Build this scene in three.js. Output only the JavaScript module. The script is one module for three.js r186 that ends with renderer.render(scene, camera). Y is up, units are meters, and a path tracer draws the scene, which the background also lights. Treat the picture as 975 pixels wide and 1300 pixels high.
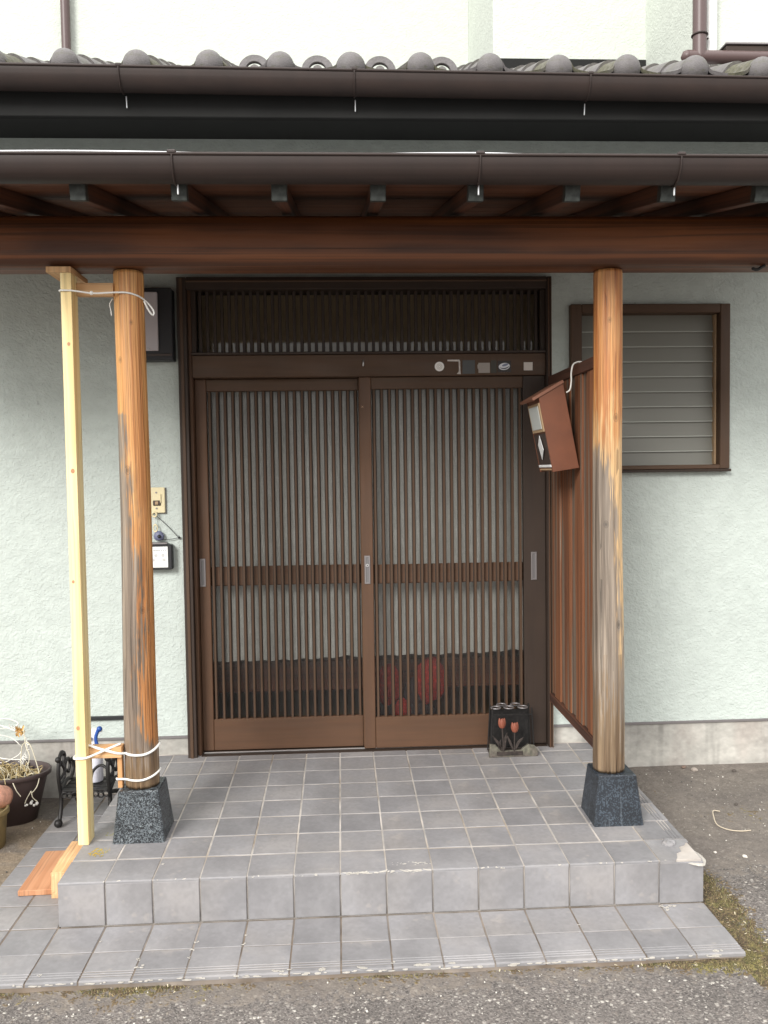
import * as THREE from 'three';
import { ConvexGeometry } from 'three/addons/geometries/ConvexGeometry.js';
import { mergeGeometries, toCreasedNormals } from 'three/addons/utils/BufferGeometryUtils.js';

// ------------------------------------------------------------------ camera, sky, sun, exposure
const scene = new THREE.Scene();
const camera = new THREE.PerspectiveCamera(61.8, 0.75, 0.05, 600);
camera.rotation.order = 'YXZ';
camera.position.set(0.9194, 1.2971, 2.7093);
camera.rotation.set(-0.0486, -0.05113, -0.0142);
scene.add(camera);

const renderer = new THREE.WebGLRenderer({ antialias: true });
renderer.toneMapping = THREE.LinearToneMapping;
renderer.toneMappingExposure = 2.68;
renderer.shadowMap.enabled = true;

{ // overcast sky: a plain luminance rise towards the zenith with faint cloud unevenness
  const w = 256, h = 128, d = new Float32Array(w * h * 4);
  for (let j = 0; j < h; j++) for (let i = 0; i < w; i++) {
    const el = ((j + 0.5) / h - 0.5) * Math.PI, a = (i / w) * Math.PI * 2, s = Math.max(0, Math.sin(el));
    const cl = 1 + 0.06 * Math.sin(3 * a + 4 * el) * Math.cos(el) + 0.04 * Math.sin(7 * a - 9 * el) * Math.cos(el);
    const L = (el < 0 ? 0.36 : 0.38 + 0.86 * s) * cl;
    d.set([L * 1.0, L * 0.995, L * 0.985, 1], (j * w + i) * 4);
  }
  const sky = new THREE.DataTexture(d, w, h, THREE.RGBAFormat, THREE.FloatType);
  sky.mapping = THREE.EquirectangularReflectionMapping;
  sky.magFilter = sky.minFilter = THREE.LinearFilter;
  sky.wrapS = THREE.RepeatWrapping; sky.needsUpdate = true;
  scene.background = sky; scene.environment = sky;
}
const sun = new THREE.DirectionalLight(new THREE.Color(1, 0.98, 0.94), 1.25);
sun.position.set(-4.2, 6.2, 8.0); sun.target.position.set(1, 0.8, -0.6);
sun.castShadow = true; sun.shadow.radius = 40; sun.shadow.mapSize.set(2048, 2048);
Object.assign(sun.shadow.camera, { left: -6, right: 6, top: 6, bottom: -6, near: 0.5, far: 30 });
scene.add(sun, sun.target);

// ------------------------------------------------------------------ random, noise, textures
let seed = 20240611;
const rnd = () => { seed = (seed * 1664525 + 1013904223) >>> 0; return seed / 4294967296; };
const rr = (a, b) => a + (b - a) * rnd();
const TBL = new Float32Array(65536); for (let i = 0; i < 65536; i++) TBL[i] = rnd();
const hsh = (x, y, s) => TBL[(x * 73 + y * 9973 + s * 31337 + ((x * y) & 1023) * 7) & 65535];
function vn(x, y, px, py, s) {
  const x0 = Math.floor(x), y0 = Math.floor(y), fx = x - x0, fy = y - y0;
  const u = fx * fx * (3 - 2 * fx), v = fy * fy * (3 - 2 * fy);
  const a = ((x0 % px) + px) % px, b = (a + 1) % px, c = ((y0 % py) + py) % py, d = (c + 1) % py;
  return (hsh(a, c, s) * (1 - u) + hsh(b, c, s) * u) * (1 - v) + (hsh(a, d, s) * (1 - u) + hsh(b, d, s) * u) * v;
}
function fbm(u, v, px, py, oct, s) { // u, v in 0..1, tileable
  let t = 0, a = 0.5, n = 0;
  for (let o = 0; o < oct; o++) { t += a * vn(u * px, v * py, px, py, s + o); n += a; a *= 0.5; px *= 2; py *= 2; }
  return t / n;
}
const clamp = (x, a = 0, b = 1) => Math.min(b, Math.max(a, x));
const sstep = (a, b, x) => { const t = clamp((x - a) / (b - a)); return t * t * (3 - 2 * t); };
const mix = (a, b, t) => a + (b - a) * t;
const mix3 = (a, b, t) => [mix(a[0], b[0], t), mix(a[1], b[1], t), mix(a[2], b[2], t)];
function tex(w, h, fn, srgb, mx = 1, my = mx) { // mx, my: metres covered
  const d = new Uint8Array(w * h * 4);
  for (let j = 0; j < h; j++) for (let i = 0; i < w; i++) {
    const c = fn((i + 0.5) / w, (j + 0.5) / h, i, j), k = (j * w + i) * 4;
    if (typeof c === 'number') d[k] = d[k + 1] = d[k + 2] = clamp(c) * 255;
    else { d[k] = clamp(c[0], 0, 255); d[k + 1] = clamp(c[1], 0, 255); d[k + 2] = clamp(c[2], 0, 255); }
    d[k + 3] = 255;
  }
  const t = new THREE.DataTexture(d, w, h, THREE.RGBAFormat);
  t.wrapS = t.wrapT = THREE.RepeatWrapping; t.magFilter = THREE.LinearFilter; t.minFilter = THREE.LinearMipmapLinearFilter;
  t.generateMipmaps = true; if (srgb) t.colorSpace = THREE.SRGBColorSpace;
  t.repeat.set(1 / mx, 1 / my); t.needsUpdate = true;
  return t;
}
function canvasTex(w, h, draw) {
  const c = document.createElement('canvas'); c.width = w; c.height = h;
  draw(c.getContext('2d'), w, h);
  const t = new THREE.CanvasTexture(c); t.colorSpace = THREE.SRGBColorSpace; return t;
}
const std = (o) => new THREE.MeshStandardMaterial(o);
const phy = (o) => new THREE.MeshPhysicalMaterial(o);
const lin = (r, g, b) => new THREE.Color().setRGB(r, g, b);

// wood: grain along v; a, b, c = sRGB tones
function woodTex(w, h, mx, my, a, b, c, s, opts = {}) {
  const { streak = 1, pores = 0.5 } = opts;
  return tex(w, h, (u, v) => {
    const warp = (fbm(u, v, 4, 3, 3, s) - 0.5) * 0.12;
    const g1 = fbm(u + warp, v, 14, 1, 4, s + 10), g2 = fbm(u + warp * 0.5, v, 60, 3, 3, s + 20), blot = fbm(u, v, 3, 4, 4, s + 30);
    let col = mix3(a, b, clamp(0.5 + (g1 - 0.5) * 2.2 * streak));
    col = mix3(col, c, clamp((blot - 0.45) * 2.2));
    const k = 1 - pores * clamp((g2 - 0.55) * 2.5);
    return [col[0] * k, col[1] * k, col[2] * k];
  }, true, mx, my);
}
const fineGrainBump = tex(512, 512, (u, v) => fbm(u, v, 70, 4, 4, 900) * 0.8 + fbm(u, v, 12, 10, 3, 910) * 0.2, false, 0.4, 1.2);

const M = {};
{ // sprayed stucco
  const bump = tex(1024, 1024, (u, v) => {
    const n = fbm(u + 0.01 * fbm(u, v, 19, 19, 2, 3), v, 95, 120, 3, 11), m = fbm(u, v, 210, 240, 2, 17), l = fbm(u, v, 9, 9, 3, 23);
    const pit = vn(u * 130, v * 150, 130, 150, 29) > 0.955 ? 0.3 : 0;
    return 0.42 * sstep(0.36, 0.72, n) + 0.45 * m + 0.1 * l - pit;
  }, false, 1.1);
  const col = tex(512, 512, (u, v) => {
    const n = fbm(u, v, 4, 4, 5, 41), m = fbm(u, v, 60, 80, 3, 47);
    const sp = vn(u * 230, v * 240, 230, 240, 53) > 0.978 ? 0.84 : 1, k = (1 + (n - 0.5) * 0.07 + (m - 0.5) * 0.07) * sp;
    return [191 * k, 199 * k, 193 * k];
  }, true, 2.3);
  M.stuccoUpper = std({ map: tex(256, 256, (u, v) => { const k = 1 + (fbm(u, v, 4, 4, 5, 43) - 0.5) * 0.05 + (fbm(u, v, 60, 80, 2, 49) - 0.5) * 0.05; return [198 * k, 203 * k, 194 * k]; }, true, 2.3), bumpMap: bump, bumpScale: 0.0022, roughness: 0.9 });
  M.stucco = std({ map: col, bumpMap: bump, bumpScale: 0.0026, roughness: 0.9 });
}
{ // foundation concrete with rain streaks
  const col = tex(1024, 256, (u, v) => {
    const n = fbm(u, v, 12, 4, 5, 61), st = fbm(u, v, 60, 1, 3, 67), f = fbm(u, v, 120, 30, 3, 71);
    const k = 1 + (n - 0.5) * 0.3 - 0.18 * clamp((st - 0.55) * 3.5) + (f - 0.5) * 0.16;
    return mix3([170 * k, 167 * k, 160 * k], [152 * k, 142 * k, 135 * k], clamp((fbm(u, v, 20, 2, 3, 77) - 0.52) * 2));
  }, true, 2.6, 0.45);
  M.concrete = std({ map: col, bumpMap: tex(256, 256, (u, v) => fbm(u, v, 20, 20, 4, 81), false, 0.5), bumpScale: 0.002, roughness: 0.92 });
}
// floor tile: cloudy grey glaze
const tileMap = tex(1024, 1024, (u, v) => {
  const n = fbm(u, v, 9, 9, 4, 101), f = fbm(u, v, 120, 120, 2, 107), w = fbm(u, v, 5, 30, 4, 111), s = fbm(u, v, 40, 40, 3, 118);
  const k = 0.985 + (n - 0.5) * 0.25 + (f - 0.5) * 0.08 + (w - 0.5) * 0.08;
  let c = mix3([136 * k, 134 * k, 135 * k], [140 * k, 136 * k, 134 * k], clamp((fbm(u, v, 6, 6, 3, 121) - 0.4) * 2.4));
  if (s > 0.73) c = mix3(c, [168, 160, 152], (s - 0.73) * 2.5);
  return c;
}, true, 1.35);
const tileRough = tex(256, 256, (u, v) => 0.5 + 0.3 * fbm(u, v, 8, 8, 4, 131), false, 0.6);
M.tile = [1, 0.97, 1.025].map((k) => std({ map: tileMap, color: lin(k, k, k * 1.005), roughnessMap: tileRough, roughness: 1, bumpMap: tex(128, 128, (u, v) => fbm(u, v, 14, 14, 4, 139), false, 0.25), bumpScale: 0.0008 }));
M.grout = std({ map: tex(256, 256, (u, v) => { const k = 0.75 + 0.5 * fbm(u, v, 10, 10, 5, 151); return mix3([176 * k, 169 * k, 162 * k], [152 * k, 139 * k, 124 * k], clamp((fbm(u, v, 4, 4, 3, 156) - 0.5) * 3)); }, true, 0.8), roughness: 0.95 });
M.groutWarm = std({ map: tex(256, 256, (u, v) => { const k = 0.7 + 0.55 * fbm(u, v, 10, 10, 5, 161); return mix3([136 * k, 126 * k, 117 * k], [108 * k, 95 * k, 82 * k], clamp((fbm(u, v, 6, 6, 3, 166) - 0.42) * 3)); }, true, 0.8), roughness: 0.95 });
M.chip = std({ color: lin(0.62, 0.58, 0.52), roughness: 0.9, bumpMap: tex(128, 128, (u, v) => fbm(u, v, 12, 12, 4, 171), false, 0.05), bumpScale: 0.002 });
{ // worn asphalt with pale aggregate
  const pts = []; const G = 46; for (let i = 0; i < G * G; i++) pts.push([rnd(), rnd(), rnd(), rnd()]);
  const stone = (u, v, g, off) => { // nearest aggregate grain in a jittered grid
    let best = 9, id = 0; const gx = Math.floor(u * g), gy = Math.floor(v * g);
    for (let a = -1; a <= 1; a++) for (let b = -1; b <= 1; b++) {
      const cx = (gx + a + g) % g, cy = (gy + b + g) % g, k = (cx * 131 + cy * 57 + off) % pts.length, p = pts[k];
      const dx = u * g - (gx + a + p[0]), dy = v * g - (gy + b + p[1]), d = Math.hypot(dx, dy) / (0.14 + 0.44 * p[2] * p[2]);
      if (d < best) { best = d; id = k; }
    }
    return [best, pts[id][3]];
  };
  const N = 1024, hgt = new Float32Array(N * N);
  const asphaltAt = (u, v) => { // u, v: position in a 0.95 m tile
    const base = fbm(u, v, 6, 6, 5, 201), grit = fbm(u, v, 200, 200, 2, 207), [d1, t1] = stone(u, v, 96, 3), [d2, t2] = stone(u, v, 190, 977);
    let c = mix3([108, 102, 98], [86, 81, 78], clamp((base - 0.35) * 2)), hh = 0.3 + 0.3 * grit;
    const k = 0.75 + 0.5 * grit; c = [c[0] * k, c[1] * k, c[2] * k];
    if (d2 < 1) { const q = t2 > 0.7 ? [142, 137, 131] : t2 > 0.35 ? [112, 106, 101] : [68, 64, 62]; c = mix3(c, q, 0.7); hh += 0.2; }
    if (d1 < 1 && t1 > 0.62) { const q = t1 > 0.95 ? [192, 187, 178] : t1 > 0.8 ? [158, 152, 145] : [122, 114, 108]; c = mix3(c, q, 0.85); hh += 0.35 * (1 - d1 * d1); }
    return [c, hh];
  };
  M.asphaltMap = tex(N, N, (u, v, i, j) => { const [c, hh] = asphaltAt(u, v); hgt[j * N + i] = hh; return c; }, true, 0.95);
  M.asphaltBump = tex(N, N, (u, v, i, j) => hgt[j * N + i], false, 0.95);
  M.asphalt = std({ map: M.asphaltMap, bumpMap: M.asphaltBump, bumpScale: 0.006, roughness: 0.93 });
  M.asphaltAt = asphaltAt;
}
// dark brown anodised aluminium
const aluRough = tex(256, 256, (u, v) => 0.36 + 0.22 * fbm(u, v, 30, 2, 3, 221) + 0.12 * fbm(u, v, 5, 5, 4, 226), false, 0.5);
const aluCol = (r, g, b) => tex(256, 256, (u, v) => { const k = 0.9 + 0.2 * fbm(u, v, 40, 2, 4, 231) + (fbm(u, v, 5, 5, 4, 236) - 0.5) * 0.15; return [r * k, g * k, b * k]; }, true, 0.7);
M.alu = std({ map: aluCol(76, 55, 38), roughnessMap: aluRough, roughness: 1.25 });
M.aluDark = std({ map: aluCol(50, 37, 28), roughnessMap: aluRough, roughness: 1.25 });
M.aluWarm = std({ map: aluCol(84, 58, 39), roughnessMap: aluRough, roughness: 1.25 });
M.silver = std({ color: lin(0.62, 0.61, 0.6), metalness: 0.85, roughness: 0.38 });
M.pewter = std({ color: lin(0.27, 0.25, 0.25), metalness: 0.6, roughness: 0.45 });
M.pullInner = std({ color: lin(0.2, 0.19, 0.19), metalness: 0.6, roughness: 0.5 });
M.rubber = std({ color: lin(0.022, 0.02, 0.019), roughness: 0.8 });
M.black = std({ color: lin(0.018, 0.018, 0.02), roughness: 0.5 });
M.glass = phy({ color: lin(0.95, 0.95, 0.94), transmission: 1, roughness: 0.34, thickness: 0, ior: 1.5 });
M.clearGlass = phy({ color: lin(0.8, 0.82, 0.8), transmission: 1, roughness: 0.03, thickness: 0, ior: 1.5 });
M.louverGlass = phy({ color: lin(0.29, 0.285, 0.245), transmission: 0.35, roughness: 0.45, thickness: 0, ior: 1.5 });
M.slatEdge = std({ color: lin(0.4, 0.41, 0.37), roughness: 0.35 });
// timber
M.beam = std({ map: woodTex(256, 1024, 0.26, 2.6, [116, 68, 35], [76, 43, 23], [134, 80, 40], 301, { streak: 1.3, pores: 0.4 }), roughness: 0.5, bumpMap: fineGrainBump, bumpScale: 0.0012 });
M.rafter = std({ map: woodTex(128, 512, 0.3, 1.5, [88, 50, 30], [62, 36, 24], [98, 58, 34], 341), roughness: 0.6 });
M.ceilBoard = std({ map: woodTex(256, 512, 0.6, 2, [96, 56, 32], [70, 40, 24], [108, 62, 34], 351), roughness: 0.65 });
M.pine = std({ map: woodTex(256, 1024, 0.3, 1.5, [242, 222, 168], [220, 190, 130], [246, 230, 186], 361, { streak: 1.4, pores: 0.25 }), roughness: 0.65, bumpMap: fineGrainBump, bumpScale: 0.0005 });
M.pineBrown = std({ map: woodTex(256, 512, 0.3, 1.2, [206, 168, 124], [188, 146, 102], [214, 180, 138], 371, { pores: 0.2 }), roughness: 0.7 });
M.cedar = std({ map: woodTex(256, 512, 0.3, 0.9, [192, 140, 104], [172, 118, 82], [200, 152, 116], 381, { pores: 0.25 }), roughness: 0.7 });
M.pineCut = std({ map: woodTex(256, 512, 0.25, 0.5, [220, 174, 126], [196, 146, 98], [228, 188, 142], 391, { pores: 0.3 }), roughness: 0.75, bumpMap: fineGrainBump, bumpScale: 0.002 });
M.boards = [0, 1, 2, 3].map((i) => std({
  map: (() => { // stained boards greyed by weather in ragged streaks
    const s = 400 + i * 40, th = [0.52, 0.46, 0.56, 0.43][i];
    return tex(128, 1024, (u, v) => {
      const g = fbm(u, v, 12, 2, 4, s), f = fbm(u, v, 50, 6, 3, s + 9), w = fbm(u, v, 5, 2, 5, s + 17);
      const br = mix3([132, 84, 53], [88, 53, 35], clamp((g - 0.35) * 2.4)), gy = mix3([120, 104, 90], [82, 66, 54], clamp((g - 0.35) * 2.4));
      const c = mix3(br, gy, sstep(th - 0.04, th + 0.05, w)), k = 0.82 + 0.36 * f; return [c[0] * k, c[1] * k, c[2] * k];
    }, true, 0.12, 1.5);
  })(), roughness: 0.7, bumpMap: fineGrainBump, bumpScale: 0.0015 }));
M.railWood = std({ map: woodTex(128, 512, 0.2, 0.9, [86, 54, 40], [62, 40, 31], [96, 62, 46], 461), roughness: 0.65 });
// granite plinth
const granite = (s) => tex(512, 512, (u, v) => {
  const a = fbm(u, v, 90, 90, 2, s), b = fbm(u, v, 150, 150, 1, s + 5), m = fbm(u, v, 5, 5, 4, s + 9);
  const k = 0.8 + 0.4 * m; let c = [44 * k, 48 * k, 52 * k];
  if (a > 0.56) c = [86 * k, 92 * k, 96 * k]; if (b > 0.8) c = [132, 138, 140]; if (a < 0.36) c = [20, 22, 25];
  return c;
}, true, 0.3);
M.granite = std({ map: granite(501), roughness: 0.42 });
M.graniteWorn = std({ map: tex(512, 512, (u, v) => { const a = fbm(u, v, 80, 80, 2, 521), st = fbm(u, v, 40, 3, 4, 527), m = fbm(u, v, 4, 6, 4, 531); const k = 0.75 + 0.5 * m; let c = a > 0.58 ? [60 * k, 68 * k, 76 * k] : [34 * k, 38 * k, 44 * k]; return mix3(c, [104, 112, 118], clamp((st - 0.6) * 2.2)); }, true, 0.3), roughness: 0.45 });
// roof
const roofTileMap = tex(512, 512, (u, v) => { const n = fbm(u, v, 6, 6, 5, 541), f = fbm(u, v, 70, 70, 2, 547); const k = 0.86 + 0.28 * f; return mix3([100 * k, 96 * k, 96 * k], [90 * k, 88 * k, 80 * k], clamp((n - 0.5) * 3)); }, true, 0.4);
M.roofTile = std({ map: roofTileMap, roughness: 0.62, bumpMap: tex(128, 128, (u, v) => fbm(u, v, 18, 18, 3, 551), false, 0.2), bumpScale: 0.0012 });
M.roofMoss = std({ map: tex(256, 256, (u, v) => { const n = fbm(u, v, 10, 10, 4, 561), f = fbm(u, v, 60, 60, 2, 567); const k = 0.7 + 0.6 * f; return mix3([84 * k, 82 * k, 66 * k], [98 * k, 95 * k, 89 * k], clamp((n - 0.45) * 4)); }, true, 0.3), roughness: 0.85 });
M.gutter = std({ map: tex(512, 256, (u, v) => { const n = fbm(u, v, 8, 6, 5, 571), st = fbm(u, v, 90, 2, 3, 577); const k = 0.86 + 0.22 * n + 0.14 * (st - 0.5); return [46 * k, 33 * k, 28 * k]; }, true, 1.6, 0.4), roughness: 0.62 });
M.pipe = std({ color: lin(0.095, 0.06, 0.057), roughness: 0.42 });
M.fascia = std({ map: tex(512, 128, (u, v) => { const k = 0.85 + 0.3 * fbm(u, v, 6, 4, 5, 581); return [28 * k, 28 * k, 27 * k]; }, true, 2, 0.5), roughness: 0.95 });
M.rafterCap = std({ map: tex(128, 128, (u, v) => { const k = 0.7 + 0.6 * fbm(u, v, 8, 8, 4, 591); return [62 * k, 66 * k, 63 * k]; }, true, 0.1), roughness: 0.5, metalness: 0.3 });
M.sheet = std({ color: lin(0.2, 0.2, 0.2), roughness: 0.45, metalness: 0.5 });
M.galv = std({ color: lin(0.75, 0.76, 0.77), roughness: 0.35, metalness: 0.6 });
M.interior = std({ color: lin(0.42, 0.31, 0.2), roughness: 0.85 });
M.curtain = std({ map: tex(256, 256, (u, v) => { const k = 0.88 + 0.16 * fbm(u, v, 60, 12, 3, 601) + 0.1 * fbm(u, v, 90, 90, 2, 605); return [198 * k, 197 * k, 191 * k]; }, true, 0.5), roughness: 0.95, side: THREE.DoubleSide });
M.hallWood = std({ map: woodTex(128, 512, 0.4, 1.5, [110, 62, 38], [82, 45, 30], [120, 70, 44], 611), roughness: 0.5 });
M.rope = std({ color: lin(0.78, 0.77, 0.73), roughness: 0.7 });
M.wireWhite = std({ color: lin(0.75, 0.73, 0.68), roughness: 0.5 });
M.iron = std({ map: tex(128, 128, (u, v) => { const k = 0.6 + 0.8 * fbm(u, v, 10, 10, 4, 621); return [38 * k, 36 * k, 35 * k]; }, true, 0.1), roughness: 0.5, metalness: 0.35 });
M.ironBrown = std({ map: tex(128, 128, (u, v) => { const k = 0.6 + 0.8 * fbm(u, v, 10, 10, 4, 631); return [62 * k, 54 * k, 50 * k]; }, true, 0.1), roughness: 0.55, metalness: 0.25 });
M.white = std({ color: lin(0.78, 0.78, 0.77), roughness: 0.5 });
M.lampPanel = std({ color: lin(0.5, 0.46, 0.47), roughness: 0.35 });
M.cream = std({ color: lin(0.72, 0.63, 0.4), roughness: 0.45 });
M.mailbox = std({ map: tex(256, 256, (u, v) => { const k = 0.88 + 0.24 * fbm(u, v, 5, 7, 5, 641); return [108 * k, 64 * k, 43 * k]; }, true, 0.4), roughness: 0.55 });
M.mailEdge = std({ color: lin(0.2, 0.085, 0.05), roughness: 0.55 });
M.tan = std({ color: lin(0.42, 0.29, 0.17), roughness: 0.6 });
M.darkBrown = std({ color: lin(0.05, 0.034, 0.027), roughness: 0.5 });

// ------------------------------------------------------------------ building helpers
const origin = new Map();
const taken = new Map();
function numbered(n) { const k = taken.get(n) || 0; taken.set(n, k + 1); return k ? `${n}_${String(k).padStart(3, '0')}` : n; }
function thing(name, label, category, pos, opts = {}) {
  const g = new THREE.Group(); g.name = numbered(name); g.position.set(...pos); scene.add(g);
  g.userData = { label }; if (category) g.userData.category = category;
  if (opts.group) g.userData.group = opts.group; if (opts.kind) g.userData.kind = opts.kind;
  origin.set(g, new THREE.Vector3(...pos)); return g;
}
function add(parent, name, geo, mat, pos = null, rot = null) { // pos is in the world; null: the geometry is already in world coordinates
  const m = new THREE.Mesh(geo, mat); m.name = name; m.castShadow = m.receiveShadow = true;
  const o = origin.get(parent), p = pos ? new THREE.Vector3(...pos) : new THREE.Vector3();
  if (!pos) { geo.computeBoundingBox(); geo.boundingBox.getCenter(p); geo.translate(-p.x, -p.y, -p.z); }
  m.position.copy(p).sub(o); origin.set(m, p);
  if (rot) m.rotation.set(...rot);
  parent.add(m); return m;
}
function boxUV(geo, along = 'y', ou = 0, ov = 0) {
  const g = geo.index ? geo.toNonIndexed() : geo; g.computeVertexNormals();
  const p = g.attributes.position, uv = new Float32Array(p.count * 2), A = new THREE.Vector3(), B = new THREE.Vector3(), C = new THREE.Vector3();
  const ax = { x: 0, y: 1, z: 2 }[along];
  for (let i = 0; i < p.count; i += 3) {
    A.fromBufferAttribute(p, i); B.fromBufferAttribute(p, i + 1); C.fromBufferAttribute(p, i + 2);
    const n = B.clone().sub(A).cross(C.clone().sub(A)).toArray().map(Math.abs);
    const d = n[0] >= n[1] && n[0] >= n[2] ? 0 : n[1] >= n[2] ? 1 : 2;
    let va, ua; if (d === ax) { [ua, va] = [0, 1, 2].filter((q) => q !== d); } else { va = ax; ua = [0, 1, 2].find((q) => q !== d && q !== ax); }
    [A, B, C].forEach((v, k) => { const q = v.toArray(); uv[(i + k) * 2] = q[ua] + ou; uv[(i + k) * 2 + 1] = q[va] + ov; });
  }
  g.setAttribute('uv', new THREE.BufferAttribute(uv, 2)); return g;
}
const geoCache = new Map();
function cbox(w, h, d, c = 0.002, along = 'y', variant = 0) {
  const key = [w.toFixed(4), h.toFixed(4), d.toFixed(4), c, along, variant].join();
  if (geoCache.has(key)) return geoCache.get(key);
  c = Math.min(c, w / 2.2, h / 2.2, d / 2.2);
  const pts = [];
  for (const x of [-1, 1]) for (const y of [-1, 1]) for (const z of [-1, 1]) {
    const X = x * w / 2, Y = y * h / 2, Z = z * d / 2;
    pts.push(new THREE.Vector3(X - x * c, Y - y * c, Z), new THREE.Vector3(X - x * c, Y, Z - z * c), new THREE.Vector3(X, Y - y * c, Z - z * c));
  }
  const g = boxUV(new ConvexGeometry(pts), along, variant * 0.37 + w, variant * 0.53);
  geoCache.set(key, g); return g;
}
function B(parent, name, [x0, x1], [y0, y1], [z0, z1], mat, c = 0.002, along = 'y', variant = 0) {
  return add(parent, name, cbox(x1 - x0, y1 - y0, Math.abs(z1 - z0), c, along, variant), mat, [(x0 + x1) / 2, (y0 + y1) / 2, (z0 + z1) / 2]);
}
const V = (x, y, z) => new THREE.Vector3(x, y, z);
function tube(pts, r, seg = 24, rad = 7, closed = false) { return new THREE.TubeGeometry(new THREE.CatmullRomCurve3(pts.map((p) => p.isVector3 ? p : V(...p)), closed), seg, r, rad, closed); }
function capTube(pts, r, seg, rad = 7) { // tube with closed ends
  const g = tube(pts, r, seg, rad), a = [g.toNonIndexed()];
  const P = pts.map((p) => p.isVector3 ? p : V(...p));
  for (const [c, n] of [[P[0], P[0].clone().sub(P[1])], [P[P.length - 1], P[P.length - 1].clone().sub(P[P.length - 2])]]) {
    const s = new THREE.SphereGeometry(r, rad, 4).toNonIndexed(); s.translate(c.x, c.y, c.z); a.push(s);
  }
  return merge(a);
}
function merge(list) {
  const l = list.map((g) => { const q = g.index ? g.toNonIndexed() : g; for (const k of Object.keys(q.attributes)) if (!['position', 'normal', 'uv'].includes(k)) q.deleteAttribute(k); if (!q.attributes.uv) q.setAttribute('uv', new THREE.BufferAttribute(new Float32Array(q.attributes.position.count * 2), 2)); if (!q.attributes.normal) q.computeVertexNormals(); return q; });
  return mergeGeometries(l);
}
function extrude(pts, depth, bevel = 0, holes = []) { // polygon in x, y; extruded along +z
  const s = new THREE.Shape(pts.map((p) => new THREE.Vector2(...p)));
  for (const h of holes) s.holes.push(new THREE.Path(h.map((p) => new THREE.Vector2(...p))));
  return new THREE.ExtrudeGeometry(s, { depth, bevelEnabled: bevel > 0, bevelSize: bevel, bevelThickness: bevel, bevelSegments: 1, steps: 1 });
}
const rect = (x0, x1, y0, y1) => [[x0, y0], [x1, y0], [x1, y1], [x0, y1]];
const rectCW = (x0, x1, y0, y1) => [[x0, y0], [x0, y1], [x1, y1], [x1, y0]];
// sweep a cross-section given in (y, z) along x
function profileX(section, x0, x1, closedSec = true, dy = 0) {
  const s = new THREE.Shape(section.map(([y, z]) => new THREE.Vector2(-z, y)));
  const g = new THREE.ExtrudeGeometry(s, { depth: x1 - x0, bevelEnabled: false, steps: 1 });
  g.rotateY(Math.PI / 2); g.translate(x0, 0, 0); // shape x (=-z) -> world z
  const p = g.attributes.position; for (let i = 0; i < p.count; i++) p.setY(i, p.getY(i) + dy * (p.getX(i) - x0));
  return boxUV(g, 'x');
}

// ------------------------------------------------------------------ ground
const SL = 0.0218; // porch floor rises towards the door
function groundY(x, z) {
  let h = -0.169;
  if (z < 0.3) h += 0.069 * clamp((0.3 - z) / 1.45) * sstep(1.85, 2.3, x) + 0.012 * sstep(-0.2, -0.45, x);
  return h + 0.006 * (vn(x * 3 + 50, z * 3 + 50, 4096, 4096, 5) - 0.5) + 0.004 * (vn(x * 14 + 90, z * 14 + 90, 4096, 4096, 6) - 0.5);
}
const mossAt = (x, z) => { // moss grows in the angle beside the steps
  const n = fbm(x * 0.31 + 3.1, z * 0.31 + 2.2, 8, 8, 5, 31);
  const dRight = Math.max(2.1 - x, 0) + Math.max(x - 2.1, 0), right = x > 2.08 ? 1 - clamp((dRight - 0.02) / (0.20 - 0.10 * clamp((0.25 - z) / 0.9))) * 1 : 0;
  const inR = 0.86 * right * sstep(-0.75, -0.15, z) * (1 - sstep(0.36, 0.5, z));
  const front = z > 0.28 ? (1 - clamp((z - 0.3) / 0.085)) * (1 - sstep(2.15, 2.3, x)) * (0.3 + 0.42 * sstep(0.5, 0.9, x) - 0.12 * sstep(1.3, 1.5, x) + 0.25 * sstep(1.7, 1.95, x)) : 0;
  return Math.max(inR * 1.15, front) + (n - 0.5) * 1.3;
};
const dirtAt = (x, z) => { // bare brown earth by the walls, with a ragged edge
  const n = fbm(x * 0.2 + 1.7, z * 0.2 + 5.3, 8, 8, 5, 33);
  const r = x > 2.0 ? sstep(0.2, -0.55, z) : x < -0.28 ? 1 : z > 0.28 && z < 0.46 ? 0.75 * (1 - (z - 0.28) / 0.18) : 0;
  return r + (n - 0.5) * 0.9;
};
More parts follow.
